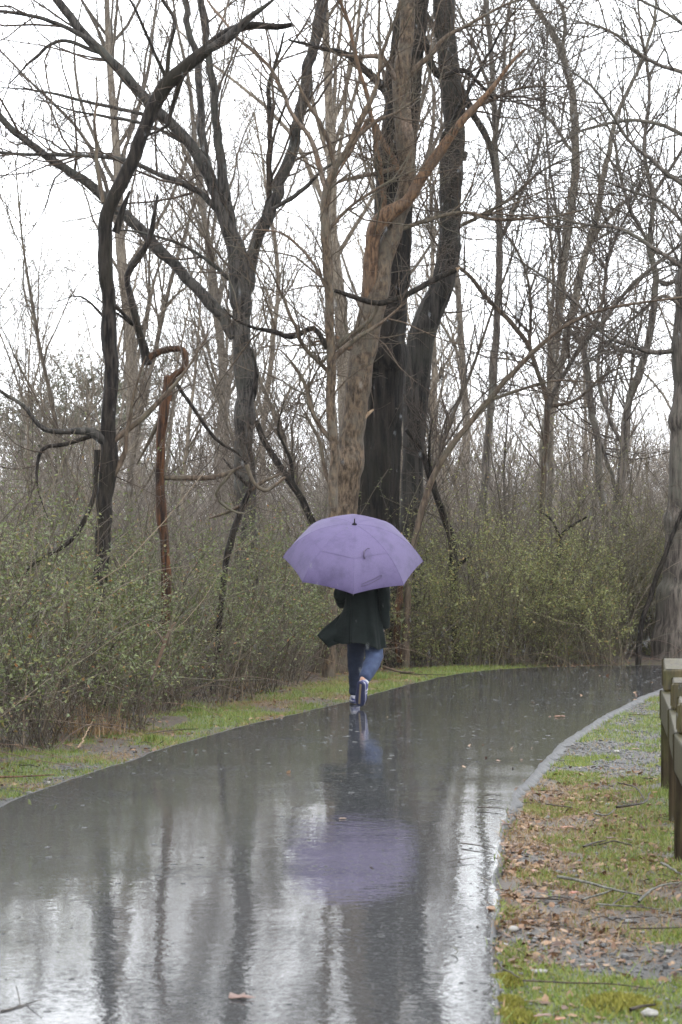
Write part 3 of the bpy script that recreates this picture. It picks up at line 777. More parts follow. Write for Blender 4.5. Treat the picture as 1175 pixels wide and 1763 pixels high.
drawn_tree('tall_pole_tree', 'tall straight thin grey brown tree just right of the bent trunk', 'tree', 45,
    [(822, 1085, 26), (828, 900, 21), (838, 800, 19), (845, 700, 18), (853, 600, 18), (858, 500, 17), (860, 400, 16), (856, 300, 15), (851, 200, 14), (846, 100, 12), (838, 0, 10)],
    M['greybrown'], [
        ([(852, 250, 9), (866, 150, 8), (870, 60, 6), (880, 0, 5)], {'ext': 2}),
        ([(860, 420, 8), (900, 330, 7), (930, 250, 5), (945, 180, 4)], {}),
        ([(848, 180, 8), (825, 100, 6), (800, 40, 5)], {'ext': 1}),
    ], ext=6, twigs=(100, 420), tl=(0.6, 2.2), k=10, seed=36, wk=0.35, wz=4, twigmat=M['greybrown'], tr=0.004)

drawn_tree('pale_pole_tree', 'tall pale barked tree with mossy trunk leaning right near its top', 'tree', 48,
    [(925, 1075, 30), (928, 900, 24), (935, 800, 22), (945, 700, 22), (955, 600, 21), (964, 520, 21), (975, 420, 20), (988, 320, 20), (991, 240, 19), (985, 160, 18), (970, 100, 17), (948, 50, 14), (915, 0, 12)],
    M['pale'], [
        ([(985, 160, 10), (972, 90, 9), (975, 40, 8), (960, 0, 7)], {'ext': 3}),
        ([(930, 830, 20), (945, 740, 19), (965, 640, 18), (985, 540, 17), (1008, 440, 16), (1030, 360, 14), (1045, 270, 12), (1070, 180, 9)], {'ext': 4, 'label': 'pale white trunk leaning right'}),
        ([(985, 260, 8), (940, 200, 7), (900, 180, 6)], {}),
        ([(1010, 430, 8), (1060, 360, 7), (1110, 330, 5)], {}),
    ], ext=5, twigs=(130, 520), tl=(0.6, 2.4), k=10, seed=39, wk=0.35, wz=4, twigmat=M['greybrown'], tr=0.004)

drawn_tree('crooked_tree', 'dark crooked tree with an S shaped trunk, in front of the right edge trunk', 'tree', 40,
    [(1045, 1103, 26), (1050, 1000, 23), (1058, 900, 21), (1068, 820, 20), (1075, 760, 20), (1082, 700, 18), (1102, 640, 18), (1118, 580, 18), (1126, 520, 17), (1130, 470, 16), (1118, 420, 12), (1125, 340, 11), (1110, 260, 9), (1118, 150, 8), (1105, 60, 6)],
    M['greybrown'], [
        ([(1130, 480, 10), (1150, 490, 9), (1180, 470, 8)], {'ext': 1}),
        ([(1110, 610, 9), (1060, 600, 9), (1020, 575, 8), (985, 560, 6)], {}),
        ([(1075, 770, 9), (1050, 720, 9), (1030, 640, 8), (1040, 560, 6), (1030, 470, 5)], {}),
        ([(1118, 420, 8), (1080, 350, 7), (1060, 250, 6), (1030, 180, 5)], {}),
        ([(1122, 340, 8), (1160, 280, 7), (1190, 230, 6)], {}),
    ], ext=4, twigs=(150, 600), tl=(0.4, 2.0), k=10, seed=42, wk=0.35, wz=3.2, tr=0.0035)

drawn_tree('wavy_tree', 'thin dark wavy tree standing left of the crooked tree', 'tree', 42,
    [(1060, 1095, 22), (1052, 1000, 20), (1044, 900, 18), (1032, 830, 18), (1030, 760, 16), (1018, 700, 16), (1012, 640, 15), (1000, 590, 14), (975, 560, 11), (960, 520, 9), (965, 440, 7), (955, 340, 6)],
    M['greybrown'], [
        ([(1018, 700, 9), (1040, 780, 9), (1060, 830, 9), (1066, 900, 9)], {}),
        ([(1000, 590, 8), (1035, 530, 7), (1050, 440, 6), (1085, 360, 5)], {'ext': 1}),
    ], ext=3, twigs=(100, 420), tl=(0.4, 1.8), k=9, seed=45, wk=0.35, wz=3.2, tr=0.0035)

# the big trunk at the right edge, with limbs reaching into the frame
drawn_tree('edge_trunk_tree', 'wide grey brown trunk standing at the right edge beyond the path bend', 'tree', 33.6,
    [(1174, 1136, 124), (1179, 1090, 106), (1184, 1000, 96), (1188, 900, 90), (1192, 800, 86), (1196, 700, 82), (1199, 600, 78), (1202, 500, 72), (1206, 350, 66), (1210, 200, 60), (1214, 0, 54)],
    M['greybrown'], [
        ([(1185, 600, 13.0), (1130, 606, 10.1), (1085, 595, 8.6), (1040, 575, 7.2), (990, 520, 6.5), (940, 480, 5.0), (880, 440, 4.3), (830, 430, 2.9)], {'mat': M['greybrown'], 'slope': -0.5}),
        ([(1190, 470, 11.5), (1130, 430, 8.6), (1070, 395, 7.2), (1000, 385, 5.8), (900, 370, 4.3), (830, 380, 2.9)], {'mat': M['greybrown'], 'slope': -0.6}),
        ([(1195, 330, 11.5), (1140, 290, 8.6), (1080, 240, 7.2), (1030, 160, 5.8), (960, 110, 4.3), (900, 90, 2.9)], {'mat': M['greybrown'], 'slope': -0.4}),
        ([(1195, 240, 10.1), (1120, 210, 7.9), (1060, 210, 6.5), (980, 235, 5.0), (900, 290, 2.9)], {'mat': M['greybrown'], 'slope': -0.7}),
        ([(1200, 130, 10.1), (1130, 110, 7.9), (1060, 60, 6.5), (1000, 40, 5.0), (930, 55, 2.9)], {'mat': M['greybrown'], 'slope': -0.5}),
        ([(1195, 560, 9.4), (1150, 510, 7.2), (1100, 540, 5.8), (1040, 600, 4.3), (990, 640, 2.9)], {'mat': M['greybrown'], 'slope': -0.6}),
        ([(1200, 60, 8.6), (1140, 20, 6.5), (1080, -10, 5.0)], {'mat': M['greybrown'], 'ext': 1}),
        ([(1195, 400, 8.6), (1140, 350, 6.5), (1090, 330, 5.8), (1020, 300, 4.3), (960, 260, 2.9)], {'mat': M['greybrown'], 'slope': -0.3}),
    ], ext=8, twigs=(190, 800), tl=(0.5, 1.8), k=28, rough=0.05, ridge=0.06, seed=48, gnarl=0.05, wk=0.45, wz=3.4, twigmat=M['greybrown'], tr=0.0028)

drawn_tree('leaning_stick', 'thin black stem leaning against the right edge trunk', 'sapling', 32.5,
    [(1098, 1110, 13), (1105, 1080, 12), (1120, 1030, 11), (1140, 970, 10), (1165, 905, 9), (1195, 830, 7)], M['dark'], [], twigs=(10, 30), tl=(0.2, 0.6), k=8, seed=51, wz=1.4)
drawn_tree('thin_sapling', 'thin dark stem in the right thicket carrying one orange leaf', 'sapling', 33.2,
    [(925, 1100, 10), (935, 1060, 10), (955, 1000, 9), (963, 955, 9), (965, 925, 8), (985, 905, 6), (1010, 890, 4)], M['dark'],
    [([(965, 925, 6), (945, 890, 5), (920, 880, 4)], {})], twigs=(8, 24), tl=(0.2, 0.6), k=8, seed=52, wz=1.4)
drawn_tree('dead_stem', 'dark broken stem standing in the thicket just right of the umbrella', 'sapling', 33,
    [(785, 1100, 20), (782, 1010, 18), (780, 930, 18), (765, 890, 16), (745, 830, 14), (722, 770, 12), (700, 740, 9)], M['dark'],
    [([(782, 980, 9), (800, 965, 8), (812, 958, 6)], {}), ([(750, 840, 8), (740, 780, 7), (745, 720, 5)], {})], twigs=(30, 90), tl=(0.3, 1.0), k=9, seed=53, wz=1.6)
drawn_tree('upright_branch', 'pale V shaped broken branch stuck upright in the left thicket', 'branch', 20.6,
    [(262, 1170, 6), (272, 1140, 7), (284, 1112, 8), (295, 1085, 7), (302, 1072, 4)], M['pinkgrey'],
    [([(284, 1112, 6), (277, 1098, 6), (270, 1086, 4)], {}), ([(290, 1110, 6), (296, 1060, 5)], {'mat': M['brown']})], twigs=None, k=8, seed=54, grounded=False)
drawn_tree('drooping_vine', 'looping bare vine hanging between the snag and the forked tree', 'vine', 23.5,
    [(425, 800, 10), (436, 830, 9), (455, 845, 9), (470, 838, 8), (490, 822, 6)], M['brown'],
    [([(400, 812, 7), (372, 850, 6), (390, 875, 6), (420, 885, 5), (445, 868, 4)], {}), ([(430, 700, 6), (440, 640, 7), (432, 600, 6)], {'mat': M['dark']})], twigs=(10, 30), tl=(0.2, 0.5), k=7, seed=55, grounded=False, wz=-5)

# ------------------------------------------------------------------ the woods behind: prototypes, then copies
def grow_tree(seed, h, r, lean, first=0.3, nb=24, nt=(260, 900, 900), up=0.3):
    rg = np.random.default_rng(seed)
    n_ = 14
    d = norm(np.array([lean * rg.normal(), lean * rg.normal(), 1.0])); p = np.zeros(3); pts = [p]
    for k in range(n_ - 1):
        d = norm(d + rg.normal(size=3) * 0.05 + np.array([0, 0, 0.03])); p = p + d * h / (n_ - 1); pts.append(p)
    pts = np.array(pts); pts[0, 2] = -0.3
    rad = r * np.linspace(1, 0.12, n_) ** 0.9; rad[0] *= 1.35
    c = catmull(np.hstack([pts, rad[:, None]]), 0.3)
    mt = MB(); limb(mt, c, 8, 0.07, seed)
    S = seg_of([(c[None, :, :3], c[None, :, 3])])
    w = np.where(S[0][:, 2] > h * first, 1.0, 0.0)
    a = spawn(rg, S, nb, (h * 0.14, h * 0.34), ang=(22, 55), npts=9, wander=0.13, up=up, kr=0.55, rl=0.011, rmin=0.008, w=w)
    b_ = spawn(rg, seg_of([a]), nt[0], (0.7, 2.4), ang=(25, 60), npts=6, wander=0.16, up=up * 0.6, kr=0.6, rl=0.008, rmin=0.005)
    c_ = spawn(rg, seg_of([b_]), nt[1], (0.35, 1.2), npts=5, wander=0.18, up=up * 0.4, rl=0.007, rmin=0.0042)
    d_ = spawn(rg, seg_of([c_]), nt[2], (0.2, 0.7), npts=4, wander=0.18, up=up * 0.4, rl=0.007, rmin=0.0038)
    mc = MB(); tubes(mc, *a, 5); tubes(mc, *b_, 3); tubes(mc, *c_, 3); tubes(mc, *d_, 3)
    return mt.mesh('trunk', M['bg']), mc.mesh('crown', M['bg'])

PROTO = []
for s in range(8):
    tall = s < 5
    h = [15, 18, 13, 16, 20, 7, 8.5, 6][s]
    PROTO.append(grow_tree(200 + s, h, [0.15, 0.19, 0.11, 0.14, 0.22, 0.05, 0.07, 0.045][s], [0.05, 0.04, 0.1, 0.07, 0.03, 0.18, 0.15, 0.2][s],
                           first=0.28 if tall else 0.12, nb=26 if tall else 22, nt=(110, 380, 320) if tall else (90, 280, 260)))
ZONE = [(120, 'far behind the thicket left of the gnarled tree'), (400, 'in the woods between the gnarled and the forked tree'), (585, 'in the woods between the forked tree and the slim brown tree'),
        (860, 'in the woods right of the crooked dark trunk'), (1010, 'in the woods behind the Y shaped tree'), (1140, 'in the woods behind the crooked S shaped tree'), (9999, 'behind the wide trunk at the right edge')]
def place_bg(px, Y, s, rz, sc):
    zn = [t for lim, t in ZONE if px < lim][0]
    far = 'distant ' if Y > 85 else ''
    if s < 5: nm, lb, ct, gp = 'bare_tree', far + 'tall bare tree ' + zn, 'tree', far + 'tall bare trees ' + zn
    else: nm, lb, ct, gp = 'bare_sapling', 'small twiggy bare sapling ' + zn, 'sapling', 'bare saplings ' + zn
    x = (px - CX) / F * Y
    o = thing(nm, (x, Y, 0), lb, ct, gp)
    o.rotation_euler = (0, 0, rz); o.scale = (sc, sc, sc)
    for nme, me in zip(('trunk', 'crown'), PROTO[s]):
        c = bpy.data.objects.new(nme, me); COL.objects.link(c); c.parent = o
rg = np.random.default_rng(77)
spots = []
for i in range(26):                                   # tall trees
    Y = rg.uniform(52, 125); px = -150 + 1500 * ((i * 0.618034 + 0.13) % 1)
    if (px < 330 or px > 820) and rg.random() < 0.45: continue
    spots.append((px, Y, int(rg.integers(0, 5))))
for i in range(52):                                   # saplings
    Y = rg.uniform(35, 75); px = -200 + 1600 * ((i * 0.618034 + 0.4) % 1)
    spots.append((px, Y, int(rg.integers(5, 8))))
for px, Y, s in spots:
    place_bg(px, Y, s, rg.uniform(0, 6.28), rg.uniform(0.75, 1.2))

# far evergreens, grey green
for i, (px, Y, h, w, lb) in enumerate([(150, 110, 9.5, 3.2, 'hazy grey green evergreen far behind the gnarled tree'), (230, 120, 10.5, 3.0, 'hazy rounded evergreen far behind the snapped snag'), (40, 100, 7.5, 3.0, 'low hazy evergreen far away at the left edge')]):
    x = (px - CX) / F * Y
    t = thing('evergreen_tree', (x, Y, 0), lb, 'tree')
    rg2 = np.random.default_rng(400 + i)
    c = catmull(np.array([[x, Y, -0.3, 0.22], [x + 0.1, Y, h * 0.5, 0.15], [x, Y, h * 0.95, 0.04]]), 0.5)
    mb = MB(); limb(mb, c, 8, 0.05, i); mb.build('trunk', M['greybrown'], t)
    S = seg_of([(c[None, :, :3], c[None, :, 3])])
    a = spawn(rg2, S, 90, (w * 0.4, w * 0.9), ang=(50, 85), npts=6, wander=0.15, up=0.1, rl=0.012, rmin=0.01, w=np.where(S[0][:, 2] > h * 0.25, 1.0, 0))
    b_ = spawn(rg2, seg_of([a]), 700, (0.4, 0.9), npts=4, wander=0.2, up=0.1, rmin=0.008)
    mb = MB(); tubes(mb, *a, 3); tubes(mb, *b_, 3); mb.build('boughs', M['greybrown'], t)
    A, B, _, _ = seg_of([b_])
    k = rg2.integers(0, len(A), 9000)
    ctr = A[k] + (B[k] - A[k]) * rg2.random((9000, 1)) + rg2.normal(size=(9000, 3)) * 0.09
    d = norm(rg2.normal(size=(9000, 3)) + np.array([0, 0, 0.3])); q = norm(np.cross(d, rg2.normal(size=(9000, 3))))
    L_ = rg2.uniform(0.12, 0.26, (9000, 1))
    v = np.stack([ctr - q * L_ * 0.18, ctr + d * L_, ctr + q * L_ * 0.18], 1)
    tag(MB().add(v, np.arange(27000).reshape(-1, 3)).build('foliage', M['ever'], t), kind='stuff')

# brush in the woods: bare stems and twigs nobody could count
def brush(name, label, n, xr, yr, hr, nt, mat, seed, rm):
    rg = np.random.default_rng(seed)
    Y = rg.uniform(*yr, n); px = rg.uniform(*xr, n); X = (px - CX) / F * Y
    hh = rg.uniform(*hr, n) * (0.55 + 0.9 * fbm(X * 0.12, Y * 0.12, seed))
    pts = np.empty((n, 6, 3)); pts[:, 0] = np.stack([X, Y, np.full(n, -0.1)], 1)
    d = norm(np.stack([rg.normal(size=n) * 0.28, rg.normal(size=n) * 0.28, np.ones(n)], 1))
    for k in range(1, 6):
        d = norm(d + rg.normal(size=(n, 3)) * 0.14); pts[:, k] = pts[:, k - 1] + d * (hh / 5)[:, None]
    rad = (hh * 0.0035)[:, None] * np.linspace(1, 0.3, 6)[None]
    a = (pts, np.maximum(rad, rm))
    b_ = spawn(rg, seg_of([a]), nt, (0.4, 1.6), npts=4, wander=0.2, up=0.15, rl=0.006, rmin=rm)
    c_ = spawn(rg, seg_of([b_]), nt, (0.2, 0.9), npts=3, wander=0.2, up=0.15, rl=0.006, rmin=rm * 0.8)
    mb = MB(); tubes(mb, *a, 3); tubes(mb, *b_, 3); tubes(mb, *c_, 3)
    return tag(mb.build(name, mat), label, kind='stuff')
brush('brushwood', 'tangle of bare brown brush between the thicket and the trees', 1500, (-250, 1420), (34, 58), (1.2, 3.0), 13000, M['brush'], 501, 0.004)
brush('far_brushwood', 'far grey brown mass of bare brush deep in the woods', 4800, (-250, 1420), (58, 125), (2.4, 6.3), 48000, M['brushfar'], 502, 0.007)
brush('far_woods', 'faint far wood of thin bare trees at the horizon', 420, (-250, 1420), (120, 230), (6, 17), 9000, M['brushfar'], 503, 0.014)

# ------------------------------------------------------------------ thicket along the path
FRONT = np.array([(-4.3, 6), (-3.5, 12), (-2.5, 18.2), (-1.72, 21.9), (-1.08, 25.7), (-0.48, 29.4), (0.15, 31.7), (1.15, 32.0), (2.4, 32.1), (4.2, 32.5), (7, 32.3), (11, 31.1)])
NRM = norm(np.array([(-1, .15), (-1, .2), (-1, .25), (-1, .3), (-1, .35), (-.8, .6), (-.3, 1), (-.05, 1), (0, 1), (0.05, 1), (.15, 1), (.3, 1)], float))
def thicket(name, label, seg0, seg1, n, ntw, nleaf, depth, hr, lmat, seed, leafsize):
    rg = np.random.default_rng(seed)
    f, nr = FRONT[seg0:seg1 + 1], NRM[seg0:seg1 + 1]
    sl = np.linalg.norm(np.diff(f, axis=0), axis=1); cum = np.concatenate([[0], np.cumsum(sl)])
    u = rg.uniform(0, cum[-1], n)
    i = np.clip(np.searchsorted(cum, u) - 1, 0, len(sl) - 1); t = ((u - cum[i]) / sl[i])[:, None]
    base = f[i] * (1 - t) + f[i + 1] * t; N = norm(nr[i] * (1 - t) + nr[i + 1] * t)
    dep = depth * rg.random(n) ** 1.7 + (fbm(base[:, 0] * 1.1, base[:, 1] * 1.1, seed) - 0.5) * 1.3
    b2 = base + N * dep[:, None]
    free = (b2[:, 0] > 3.8) & (b2[:, 0] < 5.9) & (b2[:, 1] < 34.4)      # nothing grows in front of the wide trunk
    b2[free, 1] += 2.6
    hh = rg.uniform(*hr, n) * (0.55 + 0.75 * fbm(b2[:, 0] * 0.8, b2[:, 1] * 0.8, seed + 3)) * np.clip(0.62 + np.maximum(dep, 0) * 0.25, 0.55, 1.05)
    pts = np.empty((n, 7, 3)); pts[:, 0] = np.concatenate([b2, np.full((n, 1), -0.06)], 1)
    d = norm(np.stack([rg.normal(size=n) * 0.22, rg.normal(size=n) * 0.22, np.ones(n)], 1))
    bend = rg.normal(size=(n, 3)) * 0.09; bend[:, 2] = -0.03
    for k in range(1, 7):
        d = norm(d + bend + rg.normal(size=(n, 3)) * 0.15); pts[:, k] = pts[:, k - 1] + d * (hh / 6)[:, None]
    rad = np.clip(hh * 0.0035, 0.003, 0.009)[:, None] * np.linspace(1, 0.35, 7)[None]
    a = (pts, rad)
    b_ = spawn(rg, seg_of([a]), ntw, (0.2, 0.75), npts=5, wander=0.22, up=0.1, rl=0.006, rmin=0.002)
    mb = MB(); tubes(mb, *a, 3); tubes(mb, *b_, 3)
    tag(mb.build(name, M['stem'] if seg0 == 0 else M['stemR']), label, kind='stuff')
    A, B, _, _ = seg_of([b_, (a[0][:, 2:], a[1][:, 2:])])
    k = rg.integers(0, len(A), nleaf)
    ctr = A[k] + (B[k] - A[k]) * rg.random((nleaf, 1)) + rg.normal(size=(nleaf, 3)) * 0.02
    clump = fbm(ctr[:, 0] * 2.3 + ctr[:, 2] * 1.3, ctr[:, 1] * 2.3 - ctr[:, 2] * 1.9, seed + 9)
    keepz = np.clip(1.2 - (ctr[:, 2] - 0.9) / (2.0 if seg0 == 0 else 1.5), 0.15, 1)
    low = np.clip((ctr[:, 2] - 0.05) / 0.7, 0.3 if seg0 == 0 else 0.6, 1)
    keep = rg.random(nleaf) < np.clip((clump - (0.37 if seg0 == 0 else 0.385)) / 0.2, 0.08, 1) * low * keepz
    keep &= ~((ctr[:, 0] > 3.9) & (ctr[:, 0] < 5.8) & (ctr[:, 1] < 34.3))
    ctr = ctr[keep]; m_ = len(ctr)
    d = norm(rg.normal(size=(m_, 3)) * np.array([1, 1, 0.6])); up = norm(rg.normal(size=(m_, 3)) * 0.75 + np.array([0, 0, 0.7]))
    q = norm(np.cross(d, up)); nn = np.cross(q, d)
    L_ = rg.uniform(*leafsize, (m_, 1)); W = L_ * rg.uniform(0.2, 0.3, (m_, 1))
    v = np.stack([ctr, ctr + d * L_ * 0.5 + q * W + nn * W * 0.35, ctr + d * L_, ctr + d * L_ * 0.5 - q * W + nn * W * 0.35], 1)
    i4 = np.arange(m_ * 4).reshape(-1, 4)
    fc = np.concatenate([i4[:, [0, 1, 2]], i4[:, [0, 2, 3]]])
    return v, fc
v, fc = thicket('undergrowth', 'dense twiggy evergreen thicket along the left side of the path', 0, 6, 4600, 24000, 540000, 6.5, (0.8, 3.2), M['leafL'], 601, (0.022, 0.05))
tag(MB().add(v, fc).build('undergrowth_leaves', M['leafL'], smooth=False), 'small grey green leaves of the left thicket', kind='stuff')
v, fc = thicket('undergrowth', 'olive thicket of thin stems behind the bend of the path', 6, 11, 2600, 14000, 400000, 4.5, (0.8, 4.0), M['leafR'], 602, (0.024, 0.05))
tag(MB().add(v, fc).build('undergrowth_leaves', M['leafR'], smooth=False), 'small olive leaves of the thicket behind the path bend', kind='stuff')

# arching red brown canes along the thicket's front
rg = np.random.default_rng(611)
n_ = 260; u = rg.uniform(1.2, 10.4, n_); i_ = u.astype(int); t_ = (u - i_)[:, None]
b_ = FRONT[i_] * (1 - t_) + FRONT[i_ + 1] * t_ + NRM[i_] * rg.uniform(0.0, 1.2, (n_, 1))
pts = np.empty((n_, 8, 3)); pts[:, 0] = np.concatenate([b_, np.full((n_, 1), -0.05)], 1)
d_ = norm(np.stack([rg.normal(size=n_) * 0.5, rg.normal(size=n_) * 0.5, np.ones(n_)], 1)); hd_ = d_ * np.array([1, 1, 0]); ll_ = rg.uniform(0.8, 2.2, n_)
for k in range(1, 8):
    d_ = norm(d_ + hd_ * 0.25 + np.array([0, 0, -0.22]) + rg.normal(size=(n_, 3)) * 0.08)
    pts[:, k] = pts[:, k - 1] + d_ * (ll_ / 7)[:, None]
mb = MB(); tubes(mb, pts, np.full((n_, 1), 0.0045) * np.linspace(1, 0.4, 8)[None], 4)
tag(mb.build('brambles', M['cane']), 'arching bare red brown canes at the thicket front', kind='stuff')

# ------------------------------------------------------------------ verge cover: gravel, grass, straw, litter, moss
def scatter(n, xr, yr, pick, seed):
    rg = np.random.default_rng(seed)
    x = rg.uniform(*xr, n); y = rg.uniform(*yr, n)
    d, right = pathinfo(x, y)
    za, zb, zc = zones(x, y, d, right)
    px = CX + F * x / np.maximum(y, 1)
    ok = (d > np.where(right, np.where(y < 14.5, -0.03 + 0.06 * rg.random(n), 0.075), np.where(fbm(x * 3.7, y * 3.7, 99) > 0.57, -0.01, 0.07) + 0.05 * rg.random(n))) & (px > -420) & (px < 1560) & (rg.random(n) < pick(za, zb, zc, d, right, x, y))
    x, y, d = x[ok], y[ok], d[ok]
    return x, y, np.where(d < 0.03, np.maximum(ground_z(x, y, d), -0.004), ground_z(x, y, d)), rg

ICO_V = []
g_ = (1 + 5 ** 0.5) / 2
for a_ in (-1, 1):
    for b_ in (-g_, g_):
        ICO_V += [(0, a_, b_), (a_, b_, 0), (b_, 0, a_)]
ICO_V = norm(np.array(ICO_V, float))
ICO_F = []
for i in range(12):
    for j in range(i + 1, 12):
        for k in range(j + 1, 12):
            e = [np.linalg.norm(ICO_V[a_] - ICO_V[b_]) for a_, b_ in ((i, j), (j, k), (i, k))]
            if max(e) < 1.1:
                nrm_ = np.cross(ICO_V[j] - ICO_V[i], ICO_V[k] - ICO_V[i])
                ICO_F.append((i, j, k) if nrm_ @ ICO_V[i] > 0 else (i, k, j))
ICO_F = np.array(ICO_F)
def stones(x, y, z, size, rg):
    n = len(x)
    v = ICO_V[None] * rg.uniform(0.72, 1.25, (n, 12, 1)) * size[:, None, None] * np.stack([rg.uniform(0.8, 1.3, n), rg.uniform(0.7, 1.1, n), rg.uniform(0.4, 0.75, n)], 1)[:, None]
    a = rg.uniform(0, 6.28, n); ca, sa = np.cos(a)[:, None], np.sin(a)[:, None]
    v = np.stack([v[..., 0] * ca - v[..., 1] * sa, v[..., 0] * sa + v[..., 1] * ca, v[..., 2]], -1)
    v += np.stack([x, y, z + size * 0.2], 1)[:, None]
    f = (ICO_F[None] + (np.arange(n) * 12)[:, None, None]).reshape(-1, 3)
    return MB().add(v, f)
def blades(x, y, z, hgt, wid, rg, lean=0.5, nseg=1):
    n = len(x)
    a = rg.uniform(0, 6.28, n); dx, dy = np.cos(a), np.sin(a)
    ln = np.abs(rg.normal(size=n)) * lean; b = rg.uniform(0, 6.28, n)
    tip = np.stack([x + np.cos(b) * ln * hgt, y + np.sin(b) * ln * hgt, z + hgt], 1)
    v = np.stack([np.stack([x - dx * wid, y - dy * wid, z - 0.005], 1), np.stack([x + dx * wid, y + dy * wid, z - 0.005], 1), tip], 1)
    return MB().add(v, np.arange(n * 3).reshape(-1, 3))
x, y, z, rg = scatter(220000, (-3.4, 5), (7.6, 27), lambda a, b, c, d, r, x, y: np.clip(b * 0.55 + 0.05, 0, 1) * (d < 2.6) * np.where(r, 1, d < 0.6), 701)
tag(stones(x, y, z, rg.uniform(0.004, 0.0125, len(x)) * (1 + (rg.random(len(x)) < 0.05) * 0.9), rg).build('gravel', M['gravel'], smooth=False), 'wet grey gravel on the verges beside the path', kind='stuff')
def grass_pick(a, b, c, d, r, x, y): return np.clip(a * 1.0 + 0.03, 0, 1) * (d < 2.8) * np.where(r, 1, d < 1.9)
x, y, z, rg = scatter(520000, (-4, 5), (7.6, 33), grass_pick, 702)
hh = rg.uniform(0.012, 0.04, len(x)) * (0.6 + 1.0 * fbm(x * 6, y * 6, 71))
tag(blades(x, y, z, hh, rg.uniform(0.0025, 0.005, len(x)), rg, 0.8).build('grass', M['grass'], smooth=False), 'short bright green grass and moss on the verges', kind='stuff')
x, y, z, rg = scatter(420000, (0, 4), (7.6, 19), lambda a, b, c, d, r, x, y: np.where(r, 1, 0) * (d < 2.4) * np.clip((a - 0.15) * 1.6, 0, 1) * np.clip((fbm(x * 3.3, y * 2.6, 75) - 0.30) * 4, 0, 1), 716)
tag(blades(x, y, z, rg.uniform(0.006, 0.018, len(x)), rg.uniform(0.003, 0.006, len(x)), rg, 0.9).build('moss', M['mossgreen'], smooth=False), 'low yellow green moss carpet on the right verge', kind='stuff')
x, y, z, rg = scatter(26000, (-4, 5), (7.6, 33), lambda a, b, c, d, r, x, y: np.clip((fbm(x * 2.7, y * 2.7, 73) - 0.5) * 4, 0, 1) * np.clip(a + 0.25, 0, 1) * (d < 2.0), 706)
tag(blades(x, y, z, rg.uniform(0.04, 0.10, len(x)), rg.uniform(0.002, 0.0035, len(x)), rg, 0.9).build('tall_grass', M['grass'], smooth=False), 'longer grass blades standing in clumps on the verges', kind='stuff')
x, y, z, rg = scatter(520000, (-4, 4), (7.6, 30), lambda a, b, c, d, r, x, y: np.clip(c * 0.9 + 0.06, 0, 1) * (d < 2.2), 703)
tag(blades(x, y, z, rg.uniform(0.012, 0.034, len(x)), rg.uniform(0.002, 0.0042, len(x)), rg, 2.0).build('dead_grass', M['straw'], smooth=False), 'tan dead grass and needles beside the path edge', kind='stuff')
def leafcards(x, y, z, L_, rg, tilt=0.35):
    n = len(x)
    ctr = np.stack([x, y, z + 0.008], 1)
    d = norm(np.stack([rg.normal(size=n), rg.normal(size=n), rg.normal(size=n) * tilt], 1))
    up = norm(rg.normal(size=(n, 3)) * tilt + np.array([0, 0, 1])); q = norm(np.cross(d, up)); nn = np.cross(q, d)
    L_ = L_[:, None]; W = L_ * rg.uniform(0.22, 0.36, (n, 1)); cu = rg.uniform(-0.25, 0.5, (n, 1))
    v = np.stack([ctr - d * L_ * 0.5, ctr - d * L_ * 0.12 + q * W + nn * W * cu, ctr + d * L_ * 0.25 + q * W * 0.7 + nn * W * cu, ctr + d * L_ * 0.5 + nn * W * 0.2,
                  ctr + d * L_ * 0.25 - q * W * 0.7 + nn * W * cu, ctr - d * L_ * 0.12 - q * W + nn * W * cu], 1)
    i6 = np.arange(n * 6).reshape(-1, 6)
    return MB().add(v, np.concatenate([i6[:, [0, 1, 2, 3]], i6[:, [0, 3, 4, 5]]]))
def litter_pick(a, b, c, d, r, x, y):
    nz = fbm(x * 2.1, y * 1.6, 91)
    return np.clip((nz - 0.42) * 3, 0.05, 1) * np.where(r, (d < 1.6) * np.clip(c + 0.6, 0, 1) * (y < 17.5), (d < 4) * np.clip(0.5 + d * 0.5, 0, 1)) * (1 - 0.6 * a)
x, y, z, rg = scatter(110000, (-6, 4), (7.8, 33), litter_pick, 704)
x2, y2, z2, _ = scatter(150000, (0, 4), (7.8, 17.5), lambda a, b, c, d, r, x, y: np.where(r, 1, 0) * (d < 1.9) * np.clip(c * 0.45 + 0.05, 0, 1) * np.clip((fbm(x * 2.3, y * 1.9, 95) - 0.43) * 4, 0.06, 0.7), 714)
x, y, z = np.concatenate([x, x2]), np.concatenate([y, y2]), np.concatenate([z, z2])
n_ = 70; k_ = rg.integers(110, 480, n_); u_ = np.where(rg.random(n_) < 0.6, 1 - 0.25 * rg.random(n_) ** 2, rg.random(n_))
xl = Lc[k_, 0] * (1 - u_) + Rc[k_, 0] * u_; yl = Lc[k_, 1] * (1 - u_) + Rc[k_, 1] * u_
x, y, z = np.concatenate([x, xl]), np.concatenate([y, yl]), np.concatenate([z, path_z(xl, yl, u_) - 0.004])
tag(leafcards(x, y, z, 0.016 + 0.04 * rg.random(len(x)) ** 1.6, rg).build('leaf_litter', M['litter'], smooth=False), 'wet brown dead leaves littering the verges', kind='stuff')

